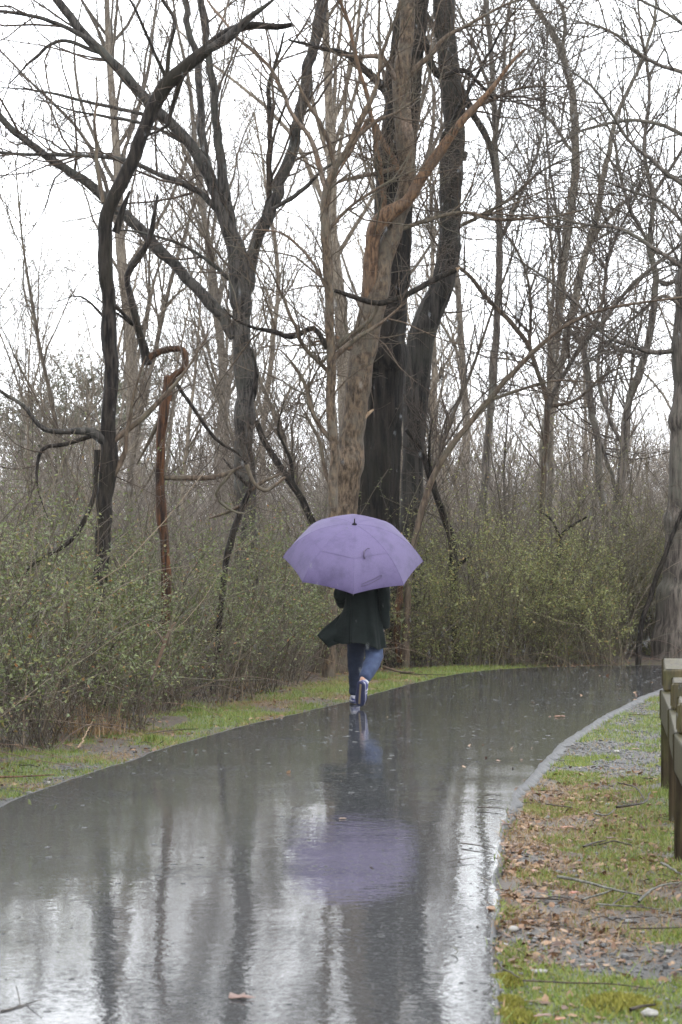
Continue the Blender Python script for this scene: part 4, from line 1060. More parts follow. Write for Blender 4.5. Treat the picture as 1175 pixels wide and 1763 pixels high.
# yellow moss cushions by the path edge
for px, py, r_, lb in [(868, 1690, 0.07, 'yellow moss cushion on the path edge, farthest of the edge row'), (875, 1728, 0.06, 'small yellow moss cushion second in the edge row'),
                       (880, 1752, 0.085, 'largest yellow moss cushion at the very bottom of the path edge'), (1068, 1728, 0.13, 'round yellow moss patch lying on gravel away from the path')]:
    c = G(px, py, -0.02); rg = np.random.default_rng(int(px))
    n_ = 900; rr = r_ * np.sqrt(rg.random(n_)) * (0.7 + 0.5 * rg.random(n_)); a_ = rg.uniform(0, 6.28, n_)
    x, y = c[0] + rr * np.cos(a_), c[1] + rr * np.sin(a_) * 1.3
    z = c[2] + 0.02 * (1 - (rr / r_) ** 2)
    tag(blades(x, y, z, rg.uniform(0.006, 0.016, n_), rg.uniform(0.003, 0.007, n_), rg, 0.7).build('moss_cushion', M['moss'], origin=c, smooth=False), lb, 'moss')

# grass tufts on the left verge
for px, py, h_, m_, lb in [(655, 1168, 0.10, 'grass', 'small green tuft right behind the walker at the trunk foot'), (335, 1225, 0.13, 'grass', 'dark green tuft on the left verge under the thicket'),
                           (150, 1262, 0.34, 'straw', 'tall tan dead tuft leaning at the foot of the left thicket'), (262, 1275, 0.08, 'grass', 'low green tuft at the path edge left of the walker'),
                           (415, 1185, 0.15, 'straw', 'brown dead tuft in the middle of left verge'), (785, 1140, 0.16, 'grass', 'blue green leafy tuft at the bend behind the path')]:
    c = G(px, py, -0.02); rg = np.random.default_rng(int(px * 3)); n_ = 160
    x, y = c[0] + rg.normal(size=n_) * h_ * 0.5, c[1] + rg.normal(size=n_) * h_ * 0.5
    tag(blades(x, y, np.full(n_, c[2]), h_ * rg.uniform(0.3, 1, n_), np.full(n_, 0.005), rg, 0.5).build('grass_tuft', M[m_], origin=c, smooth=False), lb, 'grass tuft')

# sticks
def stick(pts, w, lb, mat='stick', forks=(), z=0.01):
    rows = [G(px, py, z) for px, py in pts]
    w *= 0.75
    c = np.array([[*p, w * (1 - 0.5 * i / max(1, len(rows) - 1))] for i, p in enumerate(rows)])
    c[:, 2] = z + w
    cc = catmull(c, 0.03)
    cc[:, :2] += (fbm(np.arange(len(cc)) * 0.35, np.full(len(cc), w * 999), 5)[:, None] - 0.5) * 0.03
    mb = MB(); limb(mb, cc, 6, 0.2, int(pts[0][0]))
    for fk in forks:
        r2 = np.array([[*G(px, py, z), w * 0.55] for px, py in fk]); r2[:, 2] = z + w + np.linspace(0, 0.03, len(r2))
        limb(mb, catmull(r2, 0.03), 5, 0.2, 3)
    tag(mb.build('fallen_stick', M[mat], origin=rows[0]), lb, 'stick')
stick([(823, 1391), (845, 1391), (868, 1393)], 0.006, 'thin dark stick at the right path edge, upper of two', z=0.015)
stick([(838, 1370), (852, 1369), (866, 1371)], 0.004, 'short twig touching the right path edge above the dark stick', z=0.015)
stick([(795, 1453), (820, 1456), (852, 1462)], 0.006, 'longest dark stick lying on the wet path near its right edge', z=0.015)
stick([(776, 1484), (800, 1480), (821, 1477)], 0.004, 'thin twig on the wet path below the longest stick', z=0.015)
stick([(6, 1742), (35, 1734), (52, 1729)], 0.0045, 'forked twig at the bottom left of the wet path', forks=[[(35, 1733), (32, 1722), (28, 1714)], [(45, 1730), (60, 1734), (72, 1737)]], z=0.012)
stick([(780, 1632), (787, 1638), (783, 1646)], 0.005, 'small curled twig on the wet path', 'lichenstick', z=0.015)
stick([(1062, 1392), (1090, 1388), (1112, 1382), (1120, 1366)], 0.011, 'dark bent branch on the moss near the rail posts', forks=[[(1112, 1382), (1095, 1362), (1065, 1358)]])
stick([(1024, 1402), (1045, 1405), (1060, 1395)], 0.009, 'short mossy stick beside the dark bent branch', 'lichenstick')
stick([(1005, 1460), (1025, 1453), (1044, 1449)], 0.009, 'short black stick on the grass below the orange leaf')
stick([(960, 1512), (1010, 1522), (1060, 1535), (1105, 1545)], 0.011, 'long grey lichened branch on top of the stick pile', 'lichenstick')
stick([(1000, 1552), (1040, 1540), (1060, 1532)], 0.008, 'grey stick slanting up through the stick pile', 'lichenstick')
stick([(1030, 1558), (1080, 1562), (1140, 1568)], 0.007, 'straight grey stick at the bottom of the stick pile', 'lichenstick')
stick([(1100, 1555), (1130, 1530), (1180, 1520)], 0.009, 'grey brown branch rising right from the stick pile', 'lichenstick')
stick([(1055, 1560), (1070, 1548), (1078, 1540)], 0.006, 'short stub crossing the stick pile')
stick([(1140, 1488), (1160, 1500), (1180, 1512)], 0.010, 'pale grey stick at the right edge under the last post', 'lichenstick')
stick([(1085, 1600), (1130, 1600), (1180, 1598)], 0.005, 'thin straight twig between the stick pile and gravel')
stick([(900, 1690), (980, 1694), (1060, 1696), (1120, 1704)], 0.005, 'long thin twig across the gravel at the bottom')
stick([(1085, 1742), (1110, 1735), (1130, 1733)], 0.009, 'dark short stick by the yellow moss patch')
stick([(940, 1385), (975, 1390), (985, 1392)], 0.006, 'dark twig on the tan grass right of the path')
stick([(850, 1640), (862, 1665), (895, 1685)], 0.006, 'reddish bent twig at the path edge above the moss', 'stick')
stick([(-10, 1340), (40, 1339), (92, 1336)], 0.012, 'orange brown stick on the gravel verge at the left edge', 'orange')
stick([(690, 1160), (725, 1162), (768, 1163)], 0.010, 'dark stick on the grass at the far path edge')
stick([(660, 1150), (685, 1158), (712, 1160)], 0.022, 'pale exposed root at the foot of the massive trunk', 'pinkgrey', z=0.02)
stick([(425, 1157), (450, 1155), (478, 1154)], 0.008, 'pale stick poking from the left thicket', 'rawwood', z=0.12)
stick([(135, 1290), (150, 1262), (164, 1235)], 0.008, 'tan broken stalk standing in the dead tuft', 'rawwood', z=0.1)
stick([(250, 1265), (300, 1258), (340, 1256)], 0.008, 'thin stick along the left verge below the thicket')

# small twigs littered over the right verge
x, y, z, rg = scatter(2200, (-3, 4), (7.8, 24), lambda a, b, c, d, r, x, y: np.where(r, 0.5, 0.3) * (d < 2.2) * (d > 0.1) * np.clip(fbm(x * 1.5, y * 1.5, 97) * 3 - 0.9, 0.1, 1), 705)
n_ = len(x); a_ = rg.uniform(0, 3.14, n_); ln = 0.04 + 0.26 * rg.random(n_) ** 2
d_ = np.stack([np.cos(a_), np.sin(a_), rg.normal(size=n_) * 0.06], 1)
pts = np.stack([x, y, z + 0.012], 1)[:, None] + d_[:, None] * (ln[:, None] * np.linspace(-0.5, 0.5, 4)[None])[..., None]
pts[:, 1:3] += rg.normal(size=(n_, 2, 3)) * (ln * 0.035)[:, None, None]; pts[..., 2] = np.maximum(pts[..., 2], (z + 0.004)[:, None])
mb = MB(); tubes(mb, pts, (ln * 0.012 + 0.0012)[:, None] * np.array([1, 0.95, 0.8, 0.5])[None], 5)
tag(mb.build('twig_litter', M['stick']), 'small dark twigs littered over the verges', kind='stuff')

# single leaves big enough to pick out
LEAFC = {}
def one_leaf(px, py, size, col, lb, z=0.02, rot=0.0, lobed=False):
    if col not in LEAFC:
        LEAFC[col] = plain('fallen leaf %d' % len(LEAFC), col, 0.4, 0.5, 30, tuple(c_ * 0.45 for c_ in col))
    c = G(px, py, z); rg = np.random.default_rng(int(px + py))
    n_ = 16; a_ = np.arange(n_) / n_ * 2 * np.pi
    r_ = size * 0.5 * (1 - 0.45 * np.abs(np.sin(a_)) + (0.25 * np.cos(a_ * 5) if lobed else 0)) * (1 + 0.1 * rg.normal(size=n_))
    x, y = r_ * np.cos(a_), r_ * np.sin(a_) * (1.0 if lobed else 0.75)
    zz = 0.25 * np.abs(y) + 0.1 * x * np.sin(a_ * 2) + 0.004
    ca, sa = math.cos(rot), math.sin(rot)
    v = np.stack([c[0] + x * ca - y * sa, c[1] + x * sa + y * ca, c[2] + zz], 1)
    v2 = v.copy(); v2[:, 2] -= 0.002
    vv = np.vstack([v, c + np.array([0, 0, 0.004]), v2, c + np.array([0, 0, 0.002])])
    f = [(i, (i + 1) % n_, n_) for i in range(n_)] + [(n_ + 1 + (i + 1) % n_, n_ + 1 + i, 2 * n_ + 1) for i in range(n_)]
    f += [(i, n_ + 1 + i, n_ + 1 + (i + 1) % n_) for i in range(n_)] + [(i, n_ + 1 + (i + 1) % n_, (i + 1) % n_) for i in range(n_)]
    tag(MB().add(vv, f).build('fallen_leaf', LEAFC[col], origin=c), lb, 'leaf')
OR, RD, TN, YL, PK = (0.30, 0.12, 0.055), (0.09, 0.025, 0.015), (0.24, 0.14, 0.08), (0.30, 0.22, 0.05), (0.18, 0.09, 0.06)
one_leaf(978, 1425, 0.075, OR, 'bright orange leaf on the green moss right of path', -0.0, 0.2)
one_leaf(415, 1719, 0.095, PK, 'large pinkish brown leaf flat on the wet path bottom', 0.012, 0.1, True)
one_leaf(1036, 1382, 0.05, YL, 'yellow tan leaf beside the dark bent branch', 0.0, 1)
one_leaf(1053, 1444, 0.06, RD, 'dark red leaf on the moss below the bent branch', 0.0, 0.4, True)
one_leaf(1080, 1447, 0.07, RD, 'dark red curled leaf right of the other red leaf', 0.0, 2.2, True)
one_leaf(990, 1538, 0.06, (0.34, 0.10, 0.05), 'rusty red leaf left end of the stick pile', 0.0, 0.9, True)
one_leaf(965, 1234, 0.10, OR, 'small orange leaf on the far wet path near the bend', 0.012, 0.1)
one_leaf(1128, 1365, 0.05, OR, 'small orange leaf on the moss next to the farthest post', 0.0, 0.7)
one_leaf(966, 1756, 0.05, OR, 'small orange brown leaf on gravel at the bottom edge', 0.0, 0.5)
one_leaf(935, 1750, 0.06, PK, 'pink brown leaf on gravel near the yellow moss row', 0.0, 0.2)
one_leaf(900, 1575, 0.06, TN, 'tan leaf on the dead grass beside the path', 0.0, 2.6)
one_leaf(590, 1240 + 170, 0.04, TN, 'tiny tan leaf on the wet path in the violet reflection', 0.014, 0.0)
one_leaf(1095, 1290, 0.07, TN, 'pale tan leaf on gravel in front of the farthest post', 0.0, 0.3)
one_leaf(806, 1066, 0.0001 + 0.09, (0.45, 0.13, 0.03), 'orange leaf lying deep in the olive thicket', 0.5, 0.3)
one_leaf(920, 1500, 0.07, (0.28, 0.13, 0.07), 'brown leaf on the tan grass by the path edge', 0.0, 1.2)
one_leaf(870, 1420, 0.06, RD, 'dark red leaf right at the path edge below the sticks', 0.0, 0.2, True)

# larger pale stones
for i, (px, py, s_, lb) in enumerate([(1062, 1295, 0.035, 'pale cream stone on the gravel near the rail'), (1152, 1640, 0.022, 'small white stone at the right edge near the bottom'), (885, 1602, 0.03, 'white flat stone beside the path below the straw'), (1118, 1748, 0.03, 'pale round stone at the bottom right corner'), (1070, 1330, 0.02, 'small pale stone where the gravel meets the moss'), (930, 1675, 0.028, 'grey angular stone in the lower gravel')]):
    c = G(px, py, -0.02); rg = np.random.default_rng(900 + i)
    tag(stones(np.array([c[0]]), np.array([c[1]]), np.array([c[2]]), np.array([s_]), rg).build('stone', plain('pale stone %d' % i, (0.16, 0.152, 0.14), 0.5, 0.5, 40, (0.27, 0.26, 0.24), 0.004), origin=c), lb, 'stone')

# ------------------------------------------------------------------ timber guard rail
def boxmesh(c, ax, ay, hz0, hz1, lx, ly, bev=0.008, slope=0.0):
    """box with bevelled edges; ax = along, ay = across, top sloping by slope along ax"""
    ax, ay = np.asarray(ax, float), np.asarray(ay, float)
    rows = []
    prof = [(hz0, bev), (hz0 + bev, 0), (hz1 - bev, 0), (hz1, bev)]
    for z, ins in prof:
        hx, hy = lx / 2 - ins, ly / 2 - ins
        ring = []
        for sx, sy in ((-1, -1), (1, -1), (1, 1), (-1, 1)):
            for q in range(2):
                b_ = bev if ins == 0 else bev * 0.5
                ox, oy = (hx - b_ if q == (0 if sx * sy > 0 else 1) else hx), (hy if q == (0 if sx * sy > 0 else 1) else hy - b_)
                zz = z + (slope * sx * hx if z > (hz0 + hz1) / 2 else 0)
                ring.append(np.array([c[0], c[1], 0]) + np.append(ax * sx * ox + ay * sy * oy, zz))
        rows.append(ring)
    v = np.array(rows); m_ = v.shape[1]
    i = np.arange(v.shape[0] * m_).reshape(v.shape[0], m_)
    a0 = i[:-1]; b0 = np.roll(a0, -1, 1); a1 = i[1:]; b1 = np.roll(a1, -1, 1)
    mb = MB(); mb.add(v, np.stack([a0, b0, b1, a1], -1).reshape(-1, 4))
    mb.add(v[-1], [list(range(m_))]); mb.add(v[0], [list(range(m_))[::-1]])
    return mb
pc = [(2.118, 15.9), (1.924, 14.1), (1.706, 12.3), (1.545, 10.5), (1.40, 8.7)]     # path-side near corners
fa = norm(np.array([2.118 - 1.706, 15.9 - 12.3])); fb = np.array([fa[1], -fa[0]])
rail = thing('guard_rail', (pc[2][0], pc[2][1], 0), 'mossy brown timber guard rail with square posts at the right edge', 'guard rail')
for i, (x_, y_) in enumerate(pc):
    c = np.array([x_, y_]) + fa * 0.09 + fb * 0.092
    boxmesh(c, fa, fb, -0.25, 0.425, 0.17, 0.17).build('post', M['timberpost'], rail, smooth=False)
    ln = 0.55 if i == 0 else 0.24
    boxmesh(c + fa * (ln / 2 - 0.12) + fb * 0.014, fa, fb, 0.629, 0.80, ln, 0.175, bev=0.012, slope=0.09).build('block', M['timberblock'], rail, smooth=False)
for i in range(len(pc) - 1):
    a_, b_ = np.array(pc[i]), np.array(pc[i + 1])
    dv = norm(a_ - b_); pv = np.array([dv[1], -dv[0]]); L_ = np.linalg.norm(a_ - b_)
    boxmesh((a_ + b_) / 2 + dv * (0.09 + (0.05 if i == 0 else 0)) + pv * 0.1, dv, pv, 0.427, 0.627, L_ - 0.006 + (0.1 if i == 0 else 0), 0.2).build('beam', M['timber'], rail, smooth=False)

# ------------------------------------------------------------------ person
PY = 23.6
PX = (622 - CX) / F * PY
person = thing('person', (PX, PY, 0.012), 'person seen from behind walking away in long dark coat and blue jeans', 'person')
O = np.array([PX, PY, 0.012])

def skin(verts, edges, radii, sub=2):
    me = bpy.data.meshes.new('skin_tmp'); me.from_pydata([tuple(v) for v in verts], edges, [])
    ob = bpy.data.objects.new('skin_tmp', me); COL.objects.link(ob)
    ob.modifiers.new('s', 'SKIN').use_smooth_shade = True
    sv = me.skin_vertices[0].data
    for i, r in enumerate(radii):
        sv[i].radius = (r, r) if not isinstance(r, tuple) else r
        sv[i].use_root = (i == 0)
    ss = ob.modifiers.new('u', 'SUBSURF'); ss.levels = sub; ss.render_levels = sub
    bpy.context.view_layer.update()
    dg = bpy.context.evaluated_depsgraph_get()
    out = bpy.data.meshes.new_from_object(ob.evaluated_get(dg))
    bpy.data.objects.remove(ob); bpy.data.meshes.remove(me)
    return out
def skin_part(name, chains, mat, parent, sub=2):
    verts, edges, radii, ids = [], [], [], {}
    def vid(key, co, r):
        if key not in ids:
            ids[key] = len(verts); verts.append(co); radii.append(r)
        return ids[key]
    for ch in chains:
        prev = None
        for key, co, r in ch:
            i = vid(key, co, r) if co is not None else ids[key]
            if prev is not None: edges.append((prev, i))
            prev = i
    me = skin(verts, edges, radii, sub)
    me.materials.clear(); me.materials.append(mat); me.name = name
    o = bpy.data.objects.new(name, me); COL.objects.link(o)
    o.parent = parent; WORLD[o.name] = WORLD[parent.name]
    return o

# the umbrella's shaft, in the person's frame: apex -> handle
TH = math.radians(28.6)
UC = np.array([(608 - CX) / F * 23.55 - PX, -0.06, EYE - (963 - HZ) / F * 23.5 - 0.012])   # centre of the rim
UN = np.array([0.035, -math.sin(TH), math.cos(TH)]); UN = UN / np.linalg.norm(UN)
UA = UC + UN * 0.39
UH = UA - UN * 0.92
grip = UA - UN * 0.84
def hand(w, palm, fdirs, curl, thumb, pre):
    """chains for a hand: palm and five bent fingers"""
    ch = [[(pre + 'wrist', None, None), (pre + 'palm', palm, 0.030)]]
    for i, (root, d1, d2) in enumerate(fdirs):
        k = [0.9, 1.0, 0.95, 0.78][i]
        a = palm + root; b_ = a + d1 * 0.042 * k; c = b_ + d2 * 0.034 * k; e = c + norm(d2 + curl) * 0.022 * k
        ch.append([(pre + 'palm', None, None), ('%sf%da' % (pre, i), a, 0.0105), ('%sf%db' % (pre, i), b_, 0.009), ('%sf%dc' % (pre, i), c, 0.0085), ('%sf%dd' % (pre, i), e, 0.0075)])
    t0, t1, t2 = thumb
    ch.append([(pre + 'palm', None, None), (pre + 't0', palm + t0, 0.013), (pre + 't1', palm + t1, 0.0105), (pre + 't2', palm + t2, 0.009)])
    return ch
V3 = lambda *a: np.array(a, float)
bx = 0.03
lw = grip + V3(-0.055, -0.02, -0.03)
lpalm = grip + V3(-0.032, -0.005, -0.005)
rw, rpalm = V3(0.235, 0.03, 0.83), V3(0.225, 0.06, 0.77)
along = -UN
chains = [
    [('pelvis', V3(bx, 0, 0.93), (0.125, 0.10)), ('waist', V3(bx, 0.0, 1.06), (0.115, 0.09)), ('chest', V3(bx, 0.0, 1.24), (0.135, 0.10)), ('neckbase', V3(bx, 0.01, 1.39), (0.075, 0.065)), ('neck', V3(bx, 0.025, 1.44), 0.052), ('jaw', V3(bx, 0.05, 1.50), 0.068), ('head', V3(bx, 0.04, 1.575), 0.088), ('crown', V3(bx, 0.03, 1.635), 0.06)],
    [('jaw', None, None), ('nose', V3(bx, 0.135, 1.535), 0.013)],
    [('head', None, None), ('earl', V3(bx - 0.085, 0.03, 1.555), 0.015)],
    [('head', None, None), ('earr', V3(bx + 0.085, 0.03, 1.555), 0.015)],
    [('neckbase', None, None), ('shl', V3(bx - 0.165, 0.0, 1.35), 0.06), ('ell', V3(-0.205, -0.02, 1.09), 0.042), ('Lwrist', lw, 0.028)],
    [('neckbase', None, None), ('shr', V3(bx + 0.165, 0.0, 1.35), 0.06), ('elr', V3(0.228, -0.065, 1.08), 0.042), ('Rwrist', rw, 0.028)],
    [('pelvis', None, None), ('hipl', V3(-0.06, 0.02, 0.87), 0.085), ('knl', V3(-0.082, 0.24, 0.50), 0.055), ('anl', V3(-0.058, 0.41, 0.10), 0.024), ('tol', V3(-0.058, 0.52, 0.045), 0.018)],
    [('pelvis', None, None), ('hipr', V3(0.115, 0, 0.87), 0.085), ('knr', V3(0.135, 0.03, 0.49), 0.055), ('anr', V3(0.012, -0.318, 0.275), 0.034), ('tor', V3(-0.008, -0.262, 0.12), 0.022)],
]
fd = []
for i in range(4):
    o_ = along * (0.026 - 0.018 * i) * 1.0
    fd.append((o_ + V3(0.012, 0.03, 0), norm(V3(0.9, 0.35, 0)), norm(V3(0.35, -0.9, 0))))
chains += hand('L', lpalm, fd, V3(-0.6, -0.4, 0), (along * -0.03 + V3(0.01, -0.022, 0), along * -0.035 + V3(0.045, -0.03, 0), along * -0.03 + V3(0.062, -0.012, 0)), 'L')
fd = [(V3(-0.005, 0.03 - 0.019 * i, -0.03), norm(V3(-0.1, 0.12, -1)), norm(V3(-0.35, 0.15, -0.9))) for i in range(4)]
chains += hand('R', rpalm, fd, V3(-0.5, 0, 0), (V3(-0.02, 0.035, 0.0), V3(-0.03, 0.06, -0.03), V3(-0.035, 0.068, -0.055)), 'R')
skin_part('body', chains, M['skin'], person)

# face details and hair (turned away under the umbrella)
def ellipsoid(c, r, nu=16, nv=10, f=None):
    u = np.linspace(0, 2 * np.pi, nu, endpoint=False); w = np.linspace(0.02, np.pi - 0.02, nv)
    uu, ww = np.meshgrid(u, w)
    v = np.stack([np.sin(ww) * np.cos(uu), np.sin(ww) * np.sin(uu), np.cos(ww)], -1)
    if f is not None: v = f(v)
    v = v * np.asarray(r) + np.asarray(c)
    i = np.arange(nu * nv).reshape(nv, nu)
    a0 = i[:-1]; b0 = np.roll(a0, -1, 1); a1 = i[1:]; b1 = np.roll(a1, -1, 1)
    return v, np.stack([a0, a1, b1, b0], -1).reshape(-1, 4)
eyes = MB()
for s in (-1, 1):
    eyes.add(*ellipsoid(O + V3(bx + s * 0.032, 0.118, 1.565), (0.012, 0.01, 0.011), 10, 7))
eyes.build('eyes', M['black'], person)
mb = MB(); mb.add(*ellipsoid(O + V3(bx, 0.113, 1.487), (0.024, 0.008, 0.007), 12, 6)); mb.build('mouth', plain('lips', (0.35, 0.13, 0.11), 0.5), person)
def hairf(v):
    v = v.copy(); k = np.where((v[..., 1] > 0.25) & (v[..., 2] < 0.45), 0.75, 1.0)
    v *= (k * (1 + 0.05 * np.sin(np.arctan2(v[..., 1], v[..., 0]) * 11)))[..., None]
    return v
mb = MB(); mb.add(*ellipsoid(O + V3(bx, 0.012, 1.575), (0.108, 0.112, 0.118), 28, 16, hairf)); mb.build('hair', M['hair'], person)

# trousers
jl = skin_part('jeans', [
    [('p', V3(bx, 0, 0.92), (0.12, 0.10)), ('hl', V3(-0.03, 0.03, 0.82), 0.125), ('tl', V3(-0.038, 0.12, 0.66), 0.112), ('kl', V3(-0.052, 0.23, 0.50), 0.092), ('cl', V3(-0.056, 0.32, 0.32), 0.074), ('al', V3(-0.054, 0.395, 0.15), 0.066), ('el', V3(-0.058, 0.41, 0.07), 0.068)]], M['jeansshade'], person)
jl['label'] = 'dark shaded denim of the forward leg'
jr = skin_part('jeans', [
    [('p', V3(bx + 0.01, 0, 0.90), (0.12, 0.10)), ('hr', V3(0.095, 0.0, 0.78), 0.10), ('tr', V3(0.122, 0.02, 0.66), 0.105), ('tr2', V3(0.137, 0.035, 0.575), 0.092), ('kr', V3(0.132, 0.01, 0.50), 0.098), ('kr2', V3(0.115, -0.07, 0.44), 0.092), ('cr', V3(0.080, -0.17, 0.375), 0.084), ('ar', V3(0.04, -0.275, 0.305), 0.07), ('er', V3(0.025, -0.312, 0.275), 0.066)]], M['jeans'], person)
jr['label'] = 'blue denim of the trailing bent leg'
# cloth wrinkles in the mesh
for o, amp in ((jl, 0.008), (jr, 0.013)):
    me = o.data; n_ = len(me.vertices)
    co = np.empty(n_ * 3, np.float32); me.vertices.foreach_get('co', co); co = co.reshape(-1, 3)
    no = np.empty(n_ * 3, np.float32); me.vertices.foreach_get('normal', no); no = no.reshape(-1, 3)
    w = fbm(co[:, 2] * 16 + co[:, 0] * 6, co[:, 0] * 12 + co[:, 1] * 9, 77) - 0.5
    co += no * (w * amp * 2)[:, None].astype(np.float32)
    me.vertices.foreach_set('co', co.ravel()); me.update()

# shoes: cross sections along the foot, heel -> toe
def shoe(heel, toe, upv, name):
    ax = norm(toe - heel); L_ = np.linalg.norm(toe - heel); side = norm(np.cross(ax, upv)); up = np.cross(side, ax)
    st = [(0.0, 0.016, 0.055), (0.02, 0.028, 0.066), (0.06, 0.037, 0.075), (0.2, 0.042, 0.085), (0.38, 0.041, 0.072), (0.55, 0.048, 0.060), (0.75, 0.052, 0.048), (0.92, 0.042, 0.036), (0.98, 0.028, 0.028), (1.0, 0.015, 0.022)]
    def ring(s, w, h0, h1, k=14):
        a = np.arange(k) / k * 2 * np.pi
        cw, ch = np.cos(a), np.sin(a)
        cw = np.sign(cw) * np.abs(cw) ** 0.7; ch = np.sign(ch) * np.abs(ch) ** 0.7
        return O + heel + ax * s * L_ + side * (cw * w)[:, None] + up * (h0 + (h1 - h0) * (ch * 0.5 + 0.5))[:, None]
    def loft(rings):
        v = np.array(rings); k = v.shape[1]; i = np.arange(v.shape[0] * k).reshape(-1, k)
        a0 = i[:-1]; b0 = np.roll(a0, -1, 1); a1 = i[1:]; b1 = np.roll(a1, -1, 1)
        mb = MB().add(v, np.stack([a0, b0, b1, a1], -1).reshape(-1, 4))
        mb.add(v[0], [list(range(k))[::-1]]); mb.add(v[-1], [list(range(k))])
        return mb
    r = loft([ring(s, w, 0.018, 0.018 + h) for s, w, h in st]).build('shoe', M['shoe'], person)
    loft([ring(s, w * 1.08 + 0.002, 0.0, 0.022) for s, w, h in st]).build('sole', M['sole'], r)
    loft([ring(s, 0.011, -0.004, 0.002) for s in (0.08, 0.4, 0.7, 0.9)]).build('sole_insert', M['solemid'], r)
    loft([ring(s, w * 1.04 + 0.001, 0.022, 0.034) for s, w, h in st[:8]]).build('trim', M['white'], r)
    loft([ring(s, w * 1.03, 0.05, 0.018 + h + 0.003) for s, w, h in [(-0.012, 0.02, 0.058), (0.02, 0.032, 0.067), (0.06, 0.039, 0.076), (0.12, 0.041, 0.08)]]).build('heel_tab', M['white'], r)
    for s in (0.34, 0.46):
        loft([ring(s, 0.0455, 0.02, 0.018 + 0.077 - (s - 0.34) * 0.1), ring(s + 0.05, 0.048, 0.02, 0.018 + 0.072 - (s - 0.34) * 0.1)]).build('stripe', M['white'], r)
    return r
shoe(V3(-0.005, -0.375, 0.255), V3(-0.022, -0.26, 0.018), V3(0.5, 0.75, 0.3), 'r')
shoe(V3(-0.055, 0.355, 0.0), V3(-0.06, 0.63, 0.0), V3(0, 0, 1), 'l')

# coat: a closed cloth shell with folds, flaring to the hem, the left front blown out
nz_, na_ = 34, 60
zs_ = np.linspace(1.43, 0.0, nz_)
prof = np.array([(1.43, 0.075, 0.07), (1.40, 0.125, 0.085), (1.365, 0.175, 0.105), (1.30, 0.182, 0.12), (1.18, 0.178, 0.125), (1.05, 0.168, 0.125), (0.92, 0.172, 0.135), (0.80, 0.184, 0.15), (0.70, 0.195, 0.16), (0.605, 0.205, 0.17)])
zz_ = np.linspace(1.43, 0.605, nz_)
hw = np.interp(zz_, prof[::-1, 0], prof[::-1, 1]); hd = np.interp(zz_, prof[::-1, 0], prof[::-1, 2])
aa_ = np.arange(na_) / na_ * 2 * np.pi
Zg, Ag = np.meshgrid(zz_, aa_, indexing='ij')
fold = np.clip((1.25 - Zg) / 0.6, 0, 1)
rfold = 1 + fold * (0.085 * np.sin(Ag * 7 + 1.2 + Zg * 2) + 0.05 * np.sin(Ag * 13 + Zg * 5)) + 0.03 * (fbm(Ag * 2.2, Zg * 9, 88) - 0.5) * 2
se = lambda v, p: np.sign(v) * np.abs(v) ** p
Xg = bx - 0.012 + hw[:, None] * se(np.cos(Ag), 0.85) * rfold
Yg = 0.0 + hd[:, None] * se(np.sin(Ag), 0.9) * rfold
hem = np.clip((0.85 - Zg) / 0.25, 0, 1)
Zc = Zg + hem * (0.02 * np.sin(Ag * 3 + 0.6) + 0.03 * np.cos(Ag - 3.0))
# the left front is blown outwards
blow = np.clip((1.02 - Zg) / 0.34, 0, 1) ** 1.1 * np.exp(-((Ag - 2.95) / 0.30) ** 2)
Xg = Xg - 0.175 * blow; Zc = Zc + 0.055 * blow * hem
v = O + np.stack([Xg, Yg, Zc], -1)
i = np.arange(nz_ * na_).reshape(nz_, na_)
a0 = i[:-1]; b0 = np.roll(a0, -1, 1); a1 = i[1:]; b1 = np.roll(a1, -1, 1)
mb = MB().add(v, np.stack([a0, a1, b1, b0], -1).reshape(-1, 4))
coat = mb.build('coat', M['coat'], person)
coat.data.materials.append(M['lining'])
sd = coat.modifiers.new('thick', 'SOLIDIFY'); sd.thickness = 0.008; sd.offset = -1; sd.material_offset = 1
coat.modifiers.new('normals', 'WEIGHTED_NORMAL')
# blown flap, double-sided cloth with its own thickness
A_, B_, C_, D_ = V3(-0.13, 0.03, 1.0), V3(-0.432, 0.00, 0.695), V3(-0.318, -0.04, 0.575), V3(-0.165, 0.0, 0.645)
uu, ww = np.meshgrid(np.linspace(0, 1, 14), np.linspace(0, 1, 14), indexing='ij')
q = (A_ * ((1 - uu) * (1 - ww))[..., None] + B_ * (uu * (1 - ww))[..., None] + C_ * (uu * ww)[..., None] + D_ * ((1 - uu) * ww)[..., None])
q[..., 1] += 0.022 * np.sin(ww * 7 + uu * 2); q[..., 0] += 0.015 * np.sin(uu * 5) * (1 - uu) * 2
i = np.arange(14 * 14).reshape(14, 14)
mb = MB().add(O + q, np.stack([i[:-1, :-1], i[1:, :-1], i[1:, 1:], i[:-1, 1:]], -1).reshape(-1, 4))
flap = mb.build('flap', M['coat'], coat)
flap.data.materials.append(M['lining'])
sd = flap.modifiers.new('thick', 'SOLIDIFY'); sd.thickness = 0.007; sd.offset = 0
flap['label'] = 'coat front blown out to the left'
def sleeve(pts):
    c = catmull(np.array([[*(O + V3(*p[:3])), p[3]] for p in pts]), 0.018)
    s = np.arange(len(c))
    c[:, 3] *= 1 + 0.06 * np.sin(s * 0.9) * (s > 4)
    mb = MB(); limb(mb, c, 16, 0.08, 4); return mb
sleeve([(bx - 0.10, 0.0, 1.36, 0.075), (bx - 0.165, -0.01, 1.345, 0.082), (-0.172, -0.03, 1.22, 0.068), (-0.205, -0.035, 1.10, 0.062), (-0.20, 0.03, 1.06, 0.058), (*(lw + V3(-0.035, -0.06, -0.012)), 0.050), (*(lw + V3(-0.012, -0.012, 0)), 0.046)]).build('sleeve', M['coat'], coat)
